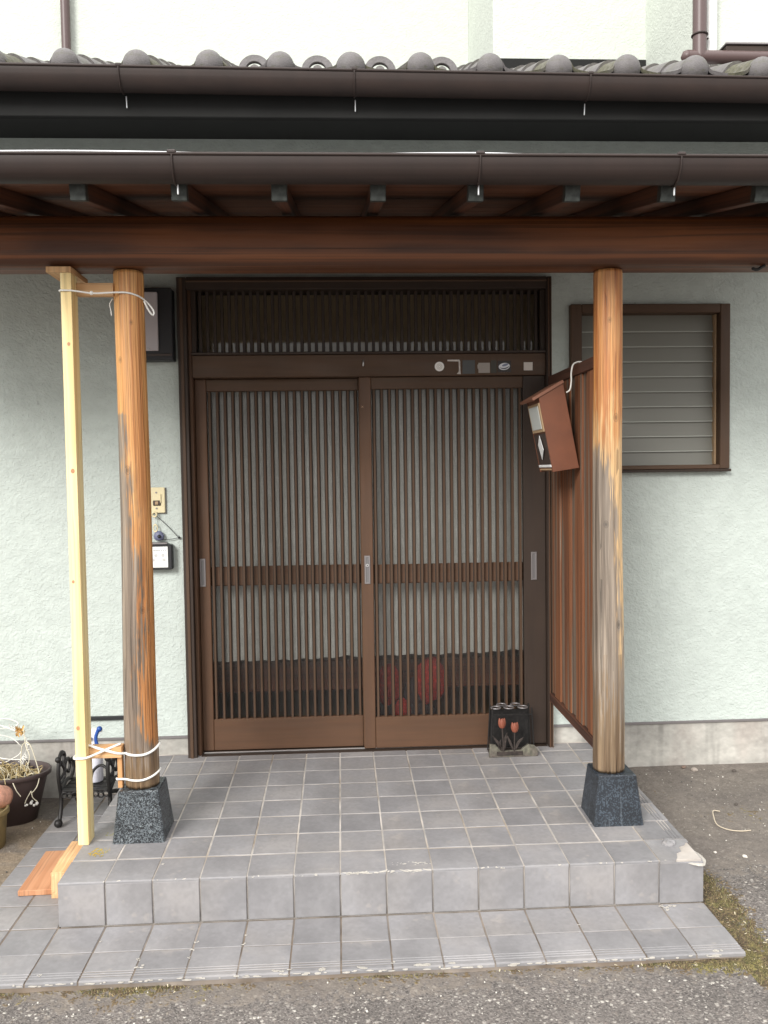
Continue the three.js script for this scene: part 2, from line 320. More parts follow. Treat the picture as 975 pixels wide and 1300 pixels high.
{
  const ax = (near0, near1, step, lim) => { const a = []; for (let t = near0; t <= near1 + 1e-6; t += step) a.push(t); let s = step; let t = near1; while (t < lim) { s *= 1.35; t += s; a.push(Math.min(t, lim)); } s = step; t = near0; while (t > -lim) { s *= 1.35; t -= s; a.unshift(Math.max(t, -lim)); } return a; };
  const xs = ax(-0.9, 3.4, 0.0185, 300), zs = ax(-1.35, 1.2, 0.0185, 300), nx = xs.length, nz = zs.length;
  const pos = new Float32Array(nx * nz * 3), uv = new Float32Array(nx * nz * 2), idx = [], far = [];
  for (let j = 0; j < nz; j++) for (let i = 0; i < nx; i++) {
    const k = j * nx + i, x = xs[i], z = zs[j], near = Math.abs(x) < 6 && Math.abs(z) < 6;
    const m = near ? mossAt(x, z) : -1;
    pos.set([x, (near ? groundY(x, z) : -0.17) + (m > 0.55 ? 0.006 * clamp((m - 0.55) * 3) : 0), z], k * 3); uv.set([x, z], k * 2);
  }
  for (let j = 0; j < nz - 1; j++) for (let i = 0; i < nx - 1; i++) { const a = j * nx + i, b = a + 1, c = a + nx, d = c + 1; (xs[i] > -0.899 - 0.01 && xs[i + 1] < 3.41 && zs[j] > -1.36 && zs[j + 1] < 1.21 ? idx : far).push(a, c, b, b, c, d); }
  const g = new THREE.BufferGeometry(); g.setAttribute('position', new THREE.BufferAttribute(pos, 3)); g.setAttribute('uv', new THREE.BufferAttribute(uv, 2)); g.setIndex(idx.concat(far)); g.addGroup(0, idx.length, 0); g.addGroup(idx.length, far.length, 1); g.computeVertexNormals();
  // near field: asphalt, brown earth and moss mixed in one map of its own
  const GX = -0.92, GZ = -1.37, GW = 4.36, GH = 2.6, W = 2048, H = 1222, hg = new Float32Array(W * H), wrap1 = (t) => t - Math.floor(t);
  const nm = tex(W, H, (u, v, i, j) => {
    const x = GX + u * GW, z = GZ + v * GH, [ca, hh] = M.asphaltAt(wrap1(x / 0.95), wrap1(z / 0.95));
    const f1 = vn(x * 60 + 400, z * 60 + 400, 9999, 9999, 8), f2 = vn(x * 210 + 700, z * 210 + 700, 9999, 9999, 12), f3 = vn(x * 18 + 100, z * 18 + 100, 9999, 9999, 13), f4 = vn(x * 5 + 100, z * 5 + 100, 9999, 9999, 14);
    const dt = dirtAt(x, z), pl = sstep(0.38, 0.62, dt + 0.45 * (f1 - 0.5) + 0.3 * (f2 - 0.5));
    const kk = 0.80 + 0.16 * f1 + 0.16 * f2 + 0.12 * f3 + 0.1 * f4; let e = mix3(x < -0.25 ? [128 * kk, 112 * kk, 92 * kk] : [113 * kk, 105 * kk, 97 * kk], [97 * kk, 90 * kk, 84 * kk], sstep(0.45, 0.75, f4 * 0.6 + f3 * 0.4));
    e = mix3(e, ca, 0.28);
    let c = mix3(ca, e, pl), hq = mix(hh, 0.35 + 0.2 * f1 + 0.2 * f2, pl);
    const m = mossAt(x, z), mm = sstep(0.48, 0.62, m + 0.5 * (f1 - 0.5) + 0.5 * (f2 - 0.5));
    const mk = 0.55 + 0.75 * f2, mo = mix3([108 * mk, 100 * mk, 60 * mk], [92 * mk, 78 * mk, 58 * mk], sstep(0.25, 0.6, f3 * 0.6 + f1 * 0.4)); c = mix3(c, mo, mm); hq = mix(hq, 0.4 + 0.6 * f2, mm);
    hg[j * W + i] = hq; return c;
  }, true, GW, GH);
  const nb2 = tex(W, H, (u, v, i, j) => hg[j * W + i], false, GW, GH);
  for (const t of [nm, nb2]) t.offset.set(-GX / GW, -GZ / GH);
  const nearM = std({ map: nm, bumpMap: nb2, bumpScale: 0.006, roughness: 0.93 });
  const m = new THREE.Mesh(g, [nearM, M.asphalt]); m.name = 'ground'; m.receiveShadow = true; m.userData = { kind: 'structure', label: 'worn grey asphalt ground with brown earth beside the house' }; scene.add(m);
}

// ------------------------------------------------------------------ tiled porch
const porch = thing('porch', 'raised grey tiled entrance porch with a lower tiled step', null, [1.05, -0.145, 0], { kind: 'structure' });
const T = 0.15, J = 0.005;
{
  const slabG = cbox(2.088, 0.3, 1.18, 0.001, 'x'), slab = add(porch, 'mortar_bed', slabG, M.grout, [1.05, -0.1514, -0.598]);
  slab.position.y += 0.6 * SL; slab.rotation.x = SL;
  add(porch, 'mortar_bed', cbox(2.388, 0.14, 0.3, 0.001, 'x'), M.groutWarm, [0.9, -0.2170, 0.146]);
  add(porch, 'mortar_bed', cbox(0.298, 0.14, 1.16, 0.001, 'x'), M.groutWarm, [-0.148, -0.2170, -0.586]);
  const w = T - J;
  const nosing = (variant, len = w, depth = w, grooves = true) => { // tile with three grip grooves near the outer edge (outer edge at +z)
    const key = `nos${variant},${len},${depth},${grooves}`; if (geoCache.has(key)) return geoCache.get(key);
    const hz = depth / 2, r = 0.004, sec = [[-0.012, -hz], [-0.0005, -hz], [0, -hz + 0.001]];
    for (const gz of grooves ? [0.045, 0.033, 0.021] : []) { const a = hz - gz; sec.push([0, a - 0.003], [-0.0022, a - 0.0015], [-0.0022, a + 0.0015], [0, a + 0.003]); }
    sec.push([0, hz - r], [-r * 0.4, hz - r * 0.25], [-r, hz], [-0.012, hz]);
    const g = profileX(sec.map(([y, z]) => [y, z]), -len / 2, len / 2); const u = g.attributes.uv;
    for (let i = 0; i < u.count; i++) u.setXY(i, u.getX(i) + variant * 0.41, u.getY(i) + variant * 0.23);
    geoCache.set(key, g); return g;
  };
  const plain = (v, a = w, b = w) => cbox(a, 0.012, b, 0.0018, 'x', v);
  const put = (geo, x, y, z, mi, rx = 0, ry = 0) => {
    const m = add(porch, 'tile', geo, M.tile[mi], [x, y, z]); m.rotation.order = 'YXZ';
    m.rotation.set(rx + rr(-0.002, 0.002), ry + rr(-0.004, 0.004), rr(-0.002, 0.002)); m.position.y += rr(-0.0006, 0.0006);
  };
  for (let j = 0; j < 8; j++) for (let i = 0; i < 14; i++) {
    const x = (i + 0.5) * T; let z = -(j + 0.5) * T, d = w; if (j === 7) { d = 0.09; z = -1.05 - 0.003 - d / 2; }
    const y = -z * SL, v = Math.floor(rnd() * 7), mi = Math.floor(rnd() * 3);
    if (i === 13 && j === 0) continue; // the broken corner is built below
    if (j === 0) put(nosing(v, w, w, false), x, y + 0.0002, z + 0.003, mi, SL);
    else if (i === 13 && j < 7) { put(nosing(v, d, w), x, y + 0.0002, z, mi, 0, Math.PI / 2); }
    else put(plain(v, w, d), x, y - 0.006, z, mi, SL);
  }
  { // broken corner tile: a chunk has come off and shows the pale bed
    const a = 13 * T + J / 2, b = 14 * T - 0.001, f = 0.002, k = -T + J / 2;
    const sh = [[a, k], [b, k], [b, -0.128], [b - 0.012, -0.121], [b - 0.022, -0.104], [b - 0.047, -0.092], [b - 0.052, -0.060], [b - 0.072, -0.048], [b - 0.081, -0.02], [b - 0.095, f], [a, f]].map(([x, z]) => [x, -z]);
    const g = extrude(sh.reverse(), 0.012); g.rotateX(-Math.PI / 2); const gg = boxUV(g, 'x', 0.2, 0.1); gg.translate(0, -0.0115, 0);
    const p = gg.attributes.position; for (let i = 0; i < p.count; i++) p.setY(i, p.getY(i) - p.getZ(i) * SL);
    add(porch, 'tile', gg, M.tile[0]);
    const q = new THREE.IcosahedronGeometry(1, 3); const qp = q.attributes.position;
    for (let i = 0; i < qp.count; i++) { const v = V(0, 0, 0).fromBufferAttribute(qp, i), n = 0.72 + 0.6 * fbm((v.x + 2) / 5 + v.z * 0.08, (v.y + 2) / 5 + v.z * 0.13, 9, 9, 4, 71); qp.setXYZ(i, v.x * 0.052 * n, v.y * 0.0085 * n, v.z * 0.074 * n); }
    const qf = q.index ? q.toNonIndexed() : q; qf.computeVertexNormals(); add(porch, 'broken_mortar', qf, M.chip, [2.1 - 0.036, -0.0135, -0.060], [0.06, 0.35, -0.10]);
    const q2 = new THREE.IcosahedronGeometry(1, 3), q2p = q2.attributes.position;
    for (let i = 0; i < q2p.count; i++) { const v = V(0, 0, 0).fromBufferAttribute(q2p, i), n = 0.7 + 0.6 * fbm((v.x + 2) / 5, (v.y + v.z + 3) / 6, 9, 9, 3, 75); q2p.setXYZ(i, v.x * 0.026 * n, v.y * 0.008 * n, v.z * 0.022 * n); }
    q2.computeVertexNormals(); add(porch, 'tile_fragment', q2, M.tile[0], [2.1 - 0.073, 0.006, -0.118], [0.1, 0.5, 0.12]);
  }
  for (let i = 0; i < 14; i++) { // riser
    const v = Math.floor(rnd() * 7), m = add(porch, 'tile', cbox(w + (i === 13 ? 0.002 : 0), 0.136, 0.012, 0.0018, 'x', v), M.tile[Math.floor(rnd() * 3)], [(i + 0.5) * T, -0.0745, -0.0052]);
    m.rotation.set(rr(-0.003, 0.003), 0, rr(-0.003, 0.003));
    if (i === 13) m.position.y -= 0.002;
  }
  for (let j = 0; j < 7; j++) add(porch, 'tile', cbox(0.012, 0.132, w, 0.0018, 'z', j), M.tile[j % 3], [2.0935, -0.072 + (j + 0.5) * T * SL, -(j + 0.5) * T - 0.006]); // right flank
  for (let j = 0; j < 7; j++) add(porch, 'tile', cbox(0.012, 0.132, w, 0.0018, 'z', j), M.tile[(j + 1) % 3], [0.0065, -0.072 + (j + 0.5) * T * SL, -(j + 0.5) * T - 0.006]); // left flank
  for (let i = -2; i < 14; i++) { // lower step
    put(plain(Math.floor(rnd() * 7)), (i + 0.5) * T, -0.151, 0.5 * T + 0.001, Math.floor(rnd() * 3));
    put(nosing(Math.floor(rnd() * 7)), (i + 0.5) * T, -0.1448, 1.5 * T, Math.floor(rnd() * 3));
  }
  for (let i = -2; i < 0; i++) for (let j = 0; j < 8; j++) { const d = j === 7 ? 0.09 : w; put(plain(Math.floor(rnd() * 7), w, d), (i + 0.5) * T - 0.001, -0.151, -(j * T + 0.003 + d / 2), Math.floor(rnd() * 3)); }
  // chips in the glaze and blobs of old mortar
  const chipGeo = [0, 1, 2, 3].map((s) => { const pts = []; for (let a = 0; a < 9; a++) { const t = a / 9 * Math.PI * 2, r = 0.55 + 0.45 * hsh(a, s, 9); pts.push([Math.cos(t) * r, Math.sin(t) * r * 0.55]); } const g = extrude(pts, 0.5, 0.25); g.rotateX(-Math.PI / 2); g.scale(1, 0.1, 1); return boxUV(g, 'x'); });
  const chip = (x, y, z, sx, sz, ry, rx = 0) => { const m = add(porch, 'chip', chipGeo[Math.floor(rnd() * 4)], M.chip, [x, y, z], [rx, ry, 0]); m.scale.set(sx, 0.012, sz); };
  for (const [a, b, n] of [[0.905, 1.04, 26], [1.055, 1.19, 26], [1.36, 1.47, 6], [0.1, 0.9, 16], [1.2, 1.98, 14]]) for (let i = 0; i < n; i++) { const L = n > 20 ? rr(0.004, 0.016) : rr(0.002, 0.007); chip(rr(a, b), rr(-0.005, 0.0002), rr(-0.003, 0.0018), L, rr(0.0015, 0.004), rr(-0.3, 0.3), 0.8); }
  for (let i = 0; i < 26; i++) { const x = rr(1.07, 1.2), z = -0.045 + rr(-0.012, 0.012), q = rr(0.0015, 0.006); chip(x, -z * SL + 0.0003, z, q, q * 0.5, rr(-0.5, 0.5)); }
  chip(0.312, 0.0026, -0.105, 0.006, 0.004, 0.3);
  for (const [x, z, s] of [[0.302, 0.2, 0.012], [0.31, 0.235, 0.018], [0.455, 0.12, 0.01], [0.452, 0.16, 0.012], [0.448, 0.2, 0.007], [0.6, 0.14, 0.011], [0.605, 0.09, 0.008], [1.96, 0.03, 0.022], [1.985, 0.025, 0.016], [1.95, 0.015, 0.012], [0.16, 0.09, 0.006], [1.05, 0.27, 0.009], [0.75, 0.285, 0.01], [0.72, 0.29, 0.02], [0.85, 0.29, 0.024], [0.97, 0.291, 0.026], [1.14, 0.29, 0.03], [1.22, 0.288, 0.016], [1.65, 0.11, 0.006], [0.03, 0.26, 0.01], [2.02, 0.283, 0.02]]) for (let i = 0; i < 4; i++) chip(x + rr(-0.6, 0.6) * s, -0.1445, z + rr(-0.6, 0.6) * s * (z > 0.28 ? 0.15 : 1), s * rr(0.18, 0.5), s * rr(0.15, 0.4), rr(-1, 1));
  for (let i = -1; i < 14; i++) for (let q = 0; q < 7; q++) chip(i * T + rr(-0.075, 0.075), -0.147 - rr(0, 0.006), 0.2995, rr(0.003, 0.014), rr(0.002, 0.004), 0, 1.2);
  // yellow-green lichen on the tiles by the left plinth
  M.lichen = std({ map: tex(128, 128, (u, v) => { const k = 0.7 + 0.6 * fbm(u, v, 14, 14, 3, 191); return [178 * k, 148 * k, 62 * k]; }, true, 0.1), roughness: 0.95 });
  M.lichenGreen = std({ color: lin(0.3, 0.29, 0.12), roughness: 0.95 });
  for (let k = 0; k < 120; k++) { const a = rnd() * 6.28, r = Math.sqrt(rnd()), s = rr(0.0015, 0.006) * (1.25 - r * 0.7), g = k % 3 === 2; const m = add(porch, 'lichen', chipGeo[k % 4], g ? M.lichenGreen : M.lichen, [0.075 + Math.cos(a) * r * 0.034, 0, -0.215 + Math.sin(a) * r * 0.045], [0, a, 0]); m.position.y += (0.215 * SL + 0.0002); m.scale.set(s, 0.004, s); }
  for (let k = 0; k < 22; k++) { const m = add(porch, 'lichen', chipGeo[k % 4], M.lichenGreen, [0.078 + rr(-0.016, 0.016), 0, -0.36 + rr(-0.03, 0.03)], [0, rnd() * 6, 0]), s = rr(0.002, 0.005); m.position.y += 0.36 * SL + 0.0002; m.scale.set(s, 0.004, s); }
}

// ------------------------------------------------------------------ house
const house = thing('house', 'pale green stuccoed house with tiled eave and brown lattice sliding entrance doors', 'house', [1.05, -0.17, -1.3]);
const WZ = -1.15, DX0 = 0.222, DX1 = 1.876, DT = 2.15;
const WX0 = 1.967, WX1 = 2.700, WY0 = 1.283, WY1 = 2.030;
{
  const wallPoly = [[-4.2, 0.112], [DX0 + 0.02, 0.112], [DX0 + 0.02, DT - 0.02], [DX1 - 0.02, DT - 0.02], [DX1 - 0.02, 0.112], [5.6, 0.112], [5.6, 2.79], [-4.2, 2.79]];
  const g = extrude(wallPoly, 0.14, 0, [rectCW(WX0 + 0.02, WX1 - 0.02, WY0 + 0.02, WY1 - 0.02)]); g.translate(0, 0, WZ - 0.14);
  add(house, 'wall', boxUV(g, 'y'), M.stucco);
  B(house, 'drip_strip', [-4.2, DX0], [0.100, 0.111], [WZ - 0.03, WZ + 0.003], M.pewter, 0.001, 'x');
  B(house, 'drip_strip', [DX1 + 0.002, 5.6], [0.100, 0.111], [WZ - 0.03, WZ + 0.003], M.pewter, 0.001, 'x');
  B(house, 'foundation', [-4.2, DX0 + 0.01], [-0.4, 0.100], [WZ - 0.16, WZ - 0.006], M.concrete, 0.002, 'y');
  B(house, 'foundation', [DX1 - 0.01, 5.6], [-0.4, 0.100], [WZ - 0.16, WZ - 0.006], M.concrete, 0.002, 'y', 3);
  // hall behind the doors and the window
  B(house, 'hall_wall', [-0.3, 3.2], [-0.1, 2.45], [-2.9, -2.8], M.interior, 0.002);
  B(house, 'hall_wall', [-0.42, -0.30], [-0.1, 2.45], [-2.9, WZ - 0.145], M.interior, 0.002);
  B(house, 'hall_wall', [3.2, 3.32], [-0.1, 2.45], [-2.9, WZ - 0.145], M.interior, 0.002);
  B(house, 'hall_wall', [1.90, 1.95], [-0.1, 2.44], [-2.79, WZ - 0.145], M.interior, 0.002);
  B(house, 'hall_ceiling', [-0.42, 3.32], [2.46, 2.56], [-2.9, WZ - 0.145], M.interior, 0.002);
  B(house, 'hall_floor', [-0.29, 3.19], [-0.2, 0.0], [-2.79, WZ - 0.17], M.interior, 0.002);
  B(house, 'hall_panel', [0.25, 1.88], [1.80, 2.2], [-1.31, -1.296], M.interior, 0.002);
  B(house, 'hall_step', [-0.28, 1.89], [0.22, 0.37], [-2.7, -1.46], M.hallWood, 0.006, 'x');
}
{ // entrance frame
  const zf = -1.10, fr = B(house, 'door_frame', [DX0, 0.262], [0.012, DT], [zf - 0.14, zf], M.aluDark, 0.002);
  B(fr, 'jamb', [0.2625, 0.277], [0.02, 2.098], [-1.25, -1.128], M.aluWarm, 0.002);
  B(fr, 'jamb', [0.234, 0.248], [0.016, DT - 0.004], [zf - 0.05, zf + 0.006], M.alu, 0.002);
  B(fr, 'jamb', [1.8535, DX1], [0.014, DT], [zf - 0.14, zf], M.aluDark, 0.002);
  B(fr, 'jamb', [1.8585, 1.8635], [0.02, DT - 0.01], [zf - 0.02, zf + 0.008], M.aluWarm, 0.001);
  B(fr, 'jamb', [1.869, 1.8735], [0.02, DT - 0.01], [zf - 0.02, zf + 0.010], M.alu, 0.001);
  B(fr, 'caulk_line', [1.8762, 1.8795], [0.02, DT - 0.02], [-1.148, zf - 0.012], M.rope, 0.0008);
  B(fr, 'head', [0.2625, 1.853], [2.098, DT], [zf - 0.14, zf - 0.001], M.aluDark, 0.002, 'x');
  B(fr, 'head', [0.2625, 1.853], [2.128, 2.136], [zf - 0.03, zf + 0.007], M.alu, 0.002, 'x');
  const tr = B(fr, 'transom_rail', [0.2775, 1.853], [1.716, 1.814], [-1.24, -1.122], M.alu, 0.003, 'x');
  B(fr, 'transom_rail', [0.2775, 1.853], [1.815, 1.826], [-1.23, -1.112], M.aluDark, 0.002, 'x');
  B(fr, 'sill', [0.2775, 1.853], [-0.02, 0.026], [-1.27, -1.112], M.aluDark, 0.002, 'x');
  B(fr, 'sill_track', [0.285, 1.85], [0.0263, 0.031], [-1.156, -1.148], M.silver, 0.0008, 'x');
  // stickers and small marks on the transom rail
  const stick = (x0, x1, y0, y1, mat, geo) => { const g = geo || new THREE.BoxGeometry(x1 - x0, y1 - y0, 0.0012); const m = add(fr, 'sticker', g, mat, [(x0 + x1) / 2, (y0 + y1) / 2, -1.1211]); return m; };
  const paper = (r, g2, b) => std({ map: tex(64, 64, (u, v) => { const k = 0.86 + 0.28 * fbm(u, v, 6, 6, 4, 700 + r); return [r * k, g2 * k, b * k]; }, true, 0.06), roughness: 0.6 });
  stick(1.351, 1.394, 1.736, 1.778, std({ map: canvasTex(128, 128, (c) => { c.fillStyle = '#e9e6e0'; c.fillRect(0, 0, 128, 128); c.strokeStyle = '#b9b2a6'; c.lineWidth = 5; c.beginPath(); c.arc(64, 64, 34, 0, 6.3); c.stroke(); c.beginPath(); c.arc(64, 64, 16, 0, 6.3); c.stroke(); }), roughness: 0.5 }), (() => { const g = new THREE.CylinderGeometry(0.0212, 0.0212, 0.0012, 28); g.rotateX(Math.PI / 2); return g; })());
  { const p = [[1.409, 1.787], [1.462, 1.787], [1.466, 1.780], [1.4665, 1.742], [1.468, 1.722], [1.450, 1.724], [1.4585, 1.732], [1.460, 1.744], [1.459, 1.779], [1.409, 1.7805]]; const g = boxUV(extrude(p.reverse(), 0.0012), 'y'); g.translate(0, 0, -1.1217); add(fr, 'sticker', g, paper(196, 188, 180)); }
  stick(1.476, 1.532, 1.724, 1.784, paper(78, 80, 80)); stick(1.548, 1.6, 1.727, 1.772, paper(156, 148, 140));
  { const p = [[1.543, 1.762], [1.549, 1.768], [1.549, 1.74], [1.5445, 1.748]]; const g = boxUV(extrude(p.reverse(), 0.001), 'y'); g.translate(0, 0, -1.1213); add(fr, 'sticker', g, paper(158, 150, 142)); }
  stick(1.604, 1.63, 1.727, 1.782, paper(62, 60, 52));
  stick(1.635, 1.695, 1.730, 1.780, std({ map: canvasTex(256, 212, (c) => { c.fillStyle = '#2b2420'; c.fillRect(0, 0, 256, 212); c.fillStyle = '#d9dade'; c.beginPath(); c.ellipse(126, 106, 108, 66, -0.12, 0, 6.3); c.fill(); c.fillStyle = '#23242c'; c.beginPath(); c.moveTo(34, 120); c.bezierCurveTo(90, 148, 168, 140, 226, 96); c.bezierCurveTo(196, 160, 84, 176, 34, 120); c.fill(); c.fillStyle = '#7a8196'; c.beginPath(); c.ellipse(142, 78, 62, 22, -0.3, 0, 6.3); c.fill(); }), roughness: 0.45 }));
  stick(1.753, 1.793, 1.737, 1.773, paper(206, 198, 190));
  const hk = add(fr, 'latch', capTube([[1.032, 1.786, -1.119], [1.0325, 1.776, -1.112], [1.0318, 1.763, -1.113]], 0.0035, 10, 7), M.silver);
}
const barSteps = (x0, x1, n) => Array.from({ length: n }, (_, i) => x0 + (x1 - x0) * (i + 0.5) / n);
function barGeo(back, front, h, d) { // bar that narrows to its face, with a step
  const k = `bar${back},${front},${h}`; if (geoCache.has(k)) return geoCache.get(k);
  const s = new THREE.Shape([[-back / 2, -d / 2], [back / 2, -d / 2], [back / 2, -d / 2 + 0.005], [front / 2, -d / 2 + 0.0065], [front / 2, d / 2 - 0.001], [front / 2 - 0.001, d / 2], [-front / 2 + 0.001, d / 2], [-front / 2, d / 2 - 0.001], [-front / 2, -d / 2 + 0.0065], [-back / 2, -d / 2 + 0.005]].map((p) => new THREE.Vector2(p[0], -p[1])));
  const g = new THREE.ExtrudeGeometry(s, { depth: h, bevelEnabled: false }); g.rotateX(-Math.PI / 2); g.translate(0, -h / 2, 0); const q = boxUV(g, 'y'); geoCache.set(k, q); return q;
}
function doorPanel(x0, x1, lw, rw, zf, rightStileMat) {
  const y0 = 0.030, yt = 1.7155, zb = zf - 0.032, xl = x0 + lw, xr = x1 - rw;
  const d = B(house, 'sliding_door', [x0, xl], [y0, yt], [zb, zf], M.aluWarm, 0.003);   // its left stile carries the rest
  B(d, 'stile', [xr, x1], [y0, yt], [zb, zf], rightStileMat, 0.003);
  B(d, 'rail', [xl, xr], [1.660, yt - 0.001], [zb + 0.002, zf - 0.003], M.alu, 0.003, 'x');
  B(d, 'rail', [xl, xr], [y0, 0.174], [zb + 0.002, zf - 0.002], M.aluWarm, 0.003, 'x');
  B(d, 'rail', [xl, xr], [0.782, 0.870], [zb + 0.002, zf - 0.0236], M.aluWarm, 0.003, 'x');
  const bw = 0.0180;
  const bg = barGeo(0.0118, 0.0098, 1.485, 0.0165);
  for (const x of barSteps(xl - 0.004, xr + 0.004, 20)) { add(d, 'lattice_bar', bg, M.alu, [x, 0.917, zf - 0.0105]); add(d, 'glazing_bead', cbox(0.0172, 1.485, 0.004, 0.001), M.rubber, [x, 0.917, zf - 0.0212]); }
  for (const [a, b] of [[0.1745, 0.7815], [0.8705, 1.6595]]) add(d, 'glass_pane', new THREE.PlaneGeometry(xr - xl, b - a), M.glass, [(xl + xr) / 2, (a + b) / 2, zf - 0.0285]);
  return d;
}
{
  const L = doorPanel(0.2785, 1.060, 0.050, 0.050, -1.172, M.alu), R = doorPanel(1.012, 1.8525, 0.053, 0.101, -1.136, M.aluDark);
  const pull = (d, x, y0, y1, z, mat, key) => {
    const w = 0.024, o = add(d, 'finger_pull', boxUV((() => { const g = extrude(rect(-w / 2, w / 2, -(y1 - y0) / 2, (y1 - y0) / 2), 0.003, 0.001, [rectCW(-w / 2 + 0.005, w / 2 - 0.005, -(y1 - y0) / 2 + 0.006, (y1 - y0) / 2 - 0.006)]); return g; })(), 'y'), mat, [x, (y0 + y1) / 2, z]);
    B(d, 'pull_recess', [x - w / 2 + 0.004, x + w / 2 - 0.004], [y0 + 0.005, y1 - 0.005], [z - 0.0005, z + 0.001], M.pullInner, 0.0004);
    if (key) { const c = new THREE.CylinderGeometry(0.007, 0.007, 0.005, 18); c.rotateX(Math.PI / 2); add(d, 'lock_cylinder', c, M.silver, [x, (y0 + y1) / 2 + 0.02, z + 0.004]); const k = new THREE.CylinderGeometry(0.003, 0.003, 0.001, 12); k.rotateX(Math.PI / 2); add(d, 'keyhole', k, M.black, [x, (y0 + y1) / 2 + 0.02, z + 0.0068]); }
  };
  pull(L, 0.2955, 0.785, 0.910, -1.1716, M.pewter, false); pull(R, 1.0375, 0.787, 0.913, -1.1356, M.pewter, true); pull(R, 1.797, 0.79, 0.916, -1.1356, M.pewter, false);
  const xm = merge([cbox(0.012, 0.002, 0.001, 0.0003).clone().rotateZ(0.75), cbox(0.012, 0.002, 0.0012, 0.0003).clone().rotateZ(-0.75)]); add(R, 'scratch_mark', xm, M.tan, [1.026, 1.583, -1.1355]);
  // transom: closer lattice in front of plain glass
  const t = B(house, 'transom', [0.2775, 0.298], [1.8265, 2.0975], [-1.20, -1.13], M.aluDark, 0.002);
  B(t, 'stile', [1.832, 1.853], [1.8265, 2.0975], [-1.20, -1.13], M.aluDark, 0.002);
  for (const x of barSteps(0.298, 1.832, 48)) B(t, 'lattice_bar', [x - 0.007, x + 0.007], [1.8267, 2.0973], [-1.161, -1.148], M.aluDark, 0.0012);
  add(t, 'glass_pane', new THREE.PlaneGeometry(1.534, 0.2706), M.clearGlass, [1.065, 1.962, -1.175]);
}
{ // louvred window
  const w = B(house, 'louver_window', [WX0, WX0 + 0.05], [WY0, WY1], [WZ - 0.10, WZ + 0.032], M.alu, 0.003);
  B(w, 'frame', [WX1 - 0.046, WX1], [WY0, WY1], [WZ - 0.10, WZ + 0.032], M.alu, 0.003);
  B(w, 'frame', [WX0 + 0.05, WX1 - 0.046], [WY1 - 0.04, WY1], [WZ - 0.10, WZ + 0.032], M.alu, 0.003, 'x');
  B(w, 'frame', [WX0 + 0.05, WX1 - 0.046], [WY0, WY0 + 0.02], [WZ - 0.10, WZ + 0.032], M.alu, 0.003, 'x');
  B(w, 'sill', [WX0 - 0.004, WX1 + 0.004], [WY0 - 0.012, WY0 - 0.0005], [WZ - 0.02, WZ + 0.04], M.aluDark, 0.002, 'x');
  B(w, 'louver_track', [WX1 - 0.054, WX1 - 0.0465], [WY0 + 0.021, WY1 - 0.041], [WZ - 0.06, WZ - 0.008], M.tan, 0.001);
  B(w, 'louver_track', [WX0 + 0.0505, WX0 + 0.062], [WY0 + 0.021, WY1 - 0.041], [WZ - 0.06, WZ - 0.008], M.aluDark, 0.001);
  const n = 10, p = (WY1 - 0.041 - WY0 - 0.021) / n;
  const bl = B(w, 'insect_screen', [WX0 + 0.051, WX1 - 0.047], [WY0 + 0.021, WY1 - 0.041], [WZ - 0.098, WZ - 0.095], M.darkBrown, 0.0005);
  for (let i = 0; i < n; i++) {
    const yc = WY0 + 0.021 + (i + 0.5) * p, s = add(w, 'glass_slat', cbox(WX1 - 0.055 - WX0 - 0.062, p * 1.14, 0.005, 0.001, 'x', i), M.louverGlass, [(WX0 + 0.062 + WX1 - 0.055) / 2, yc, WZ - 0.034], [0.17, 0, 0]);
    s.rotation.x = -0.17; const eg = add(w, 'slat_edge', cbox(WX1 - 0.055 - WX0 - 0.062, 0.0045, 0.0055, 0.0006, 'x'), M.slatEdge, [(WX0 + 0.062 + WX1 - 0.055) / 2, yc - p * 0.57 * 0.985 - 0.0022, WZ - 0.034 + p * 0.57 * 0.17], [-0.17, 0, 0]);
  }
}
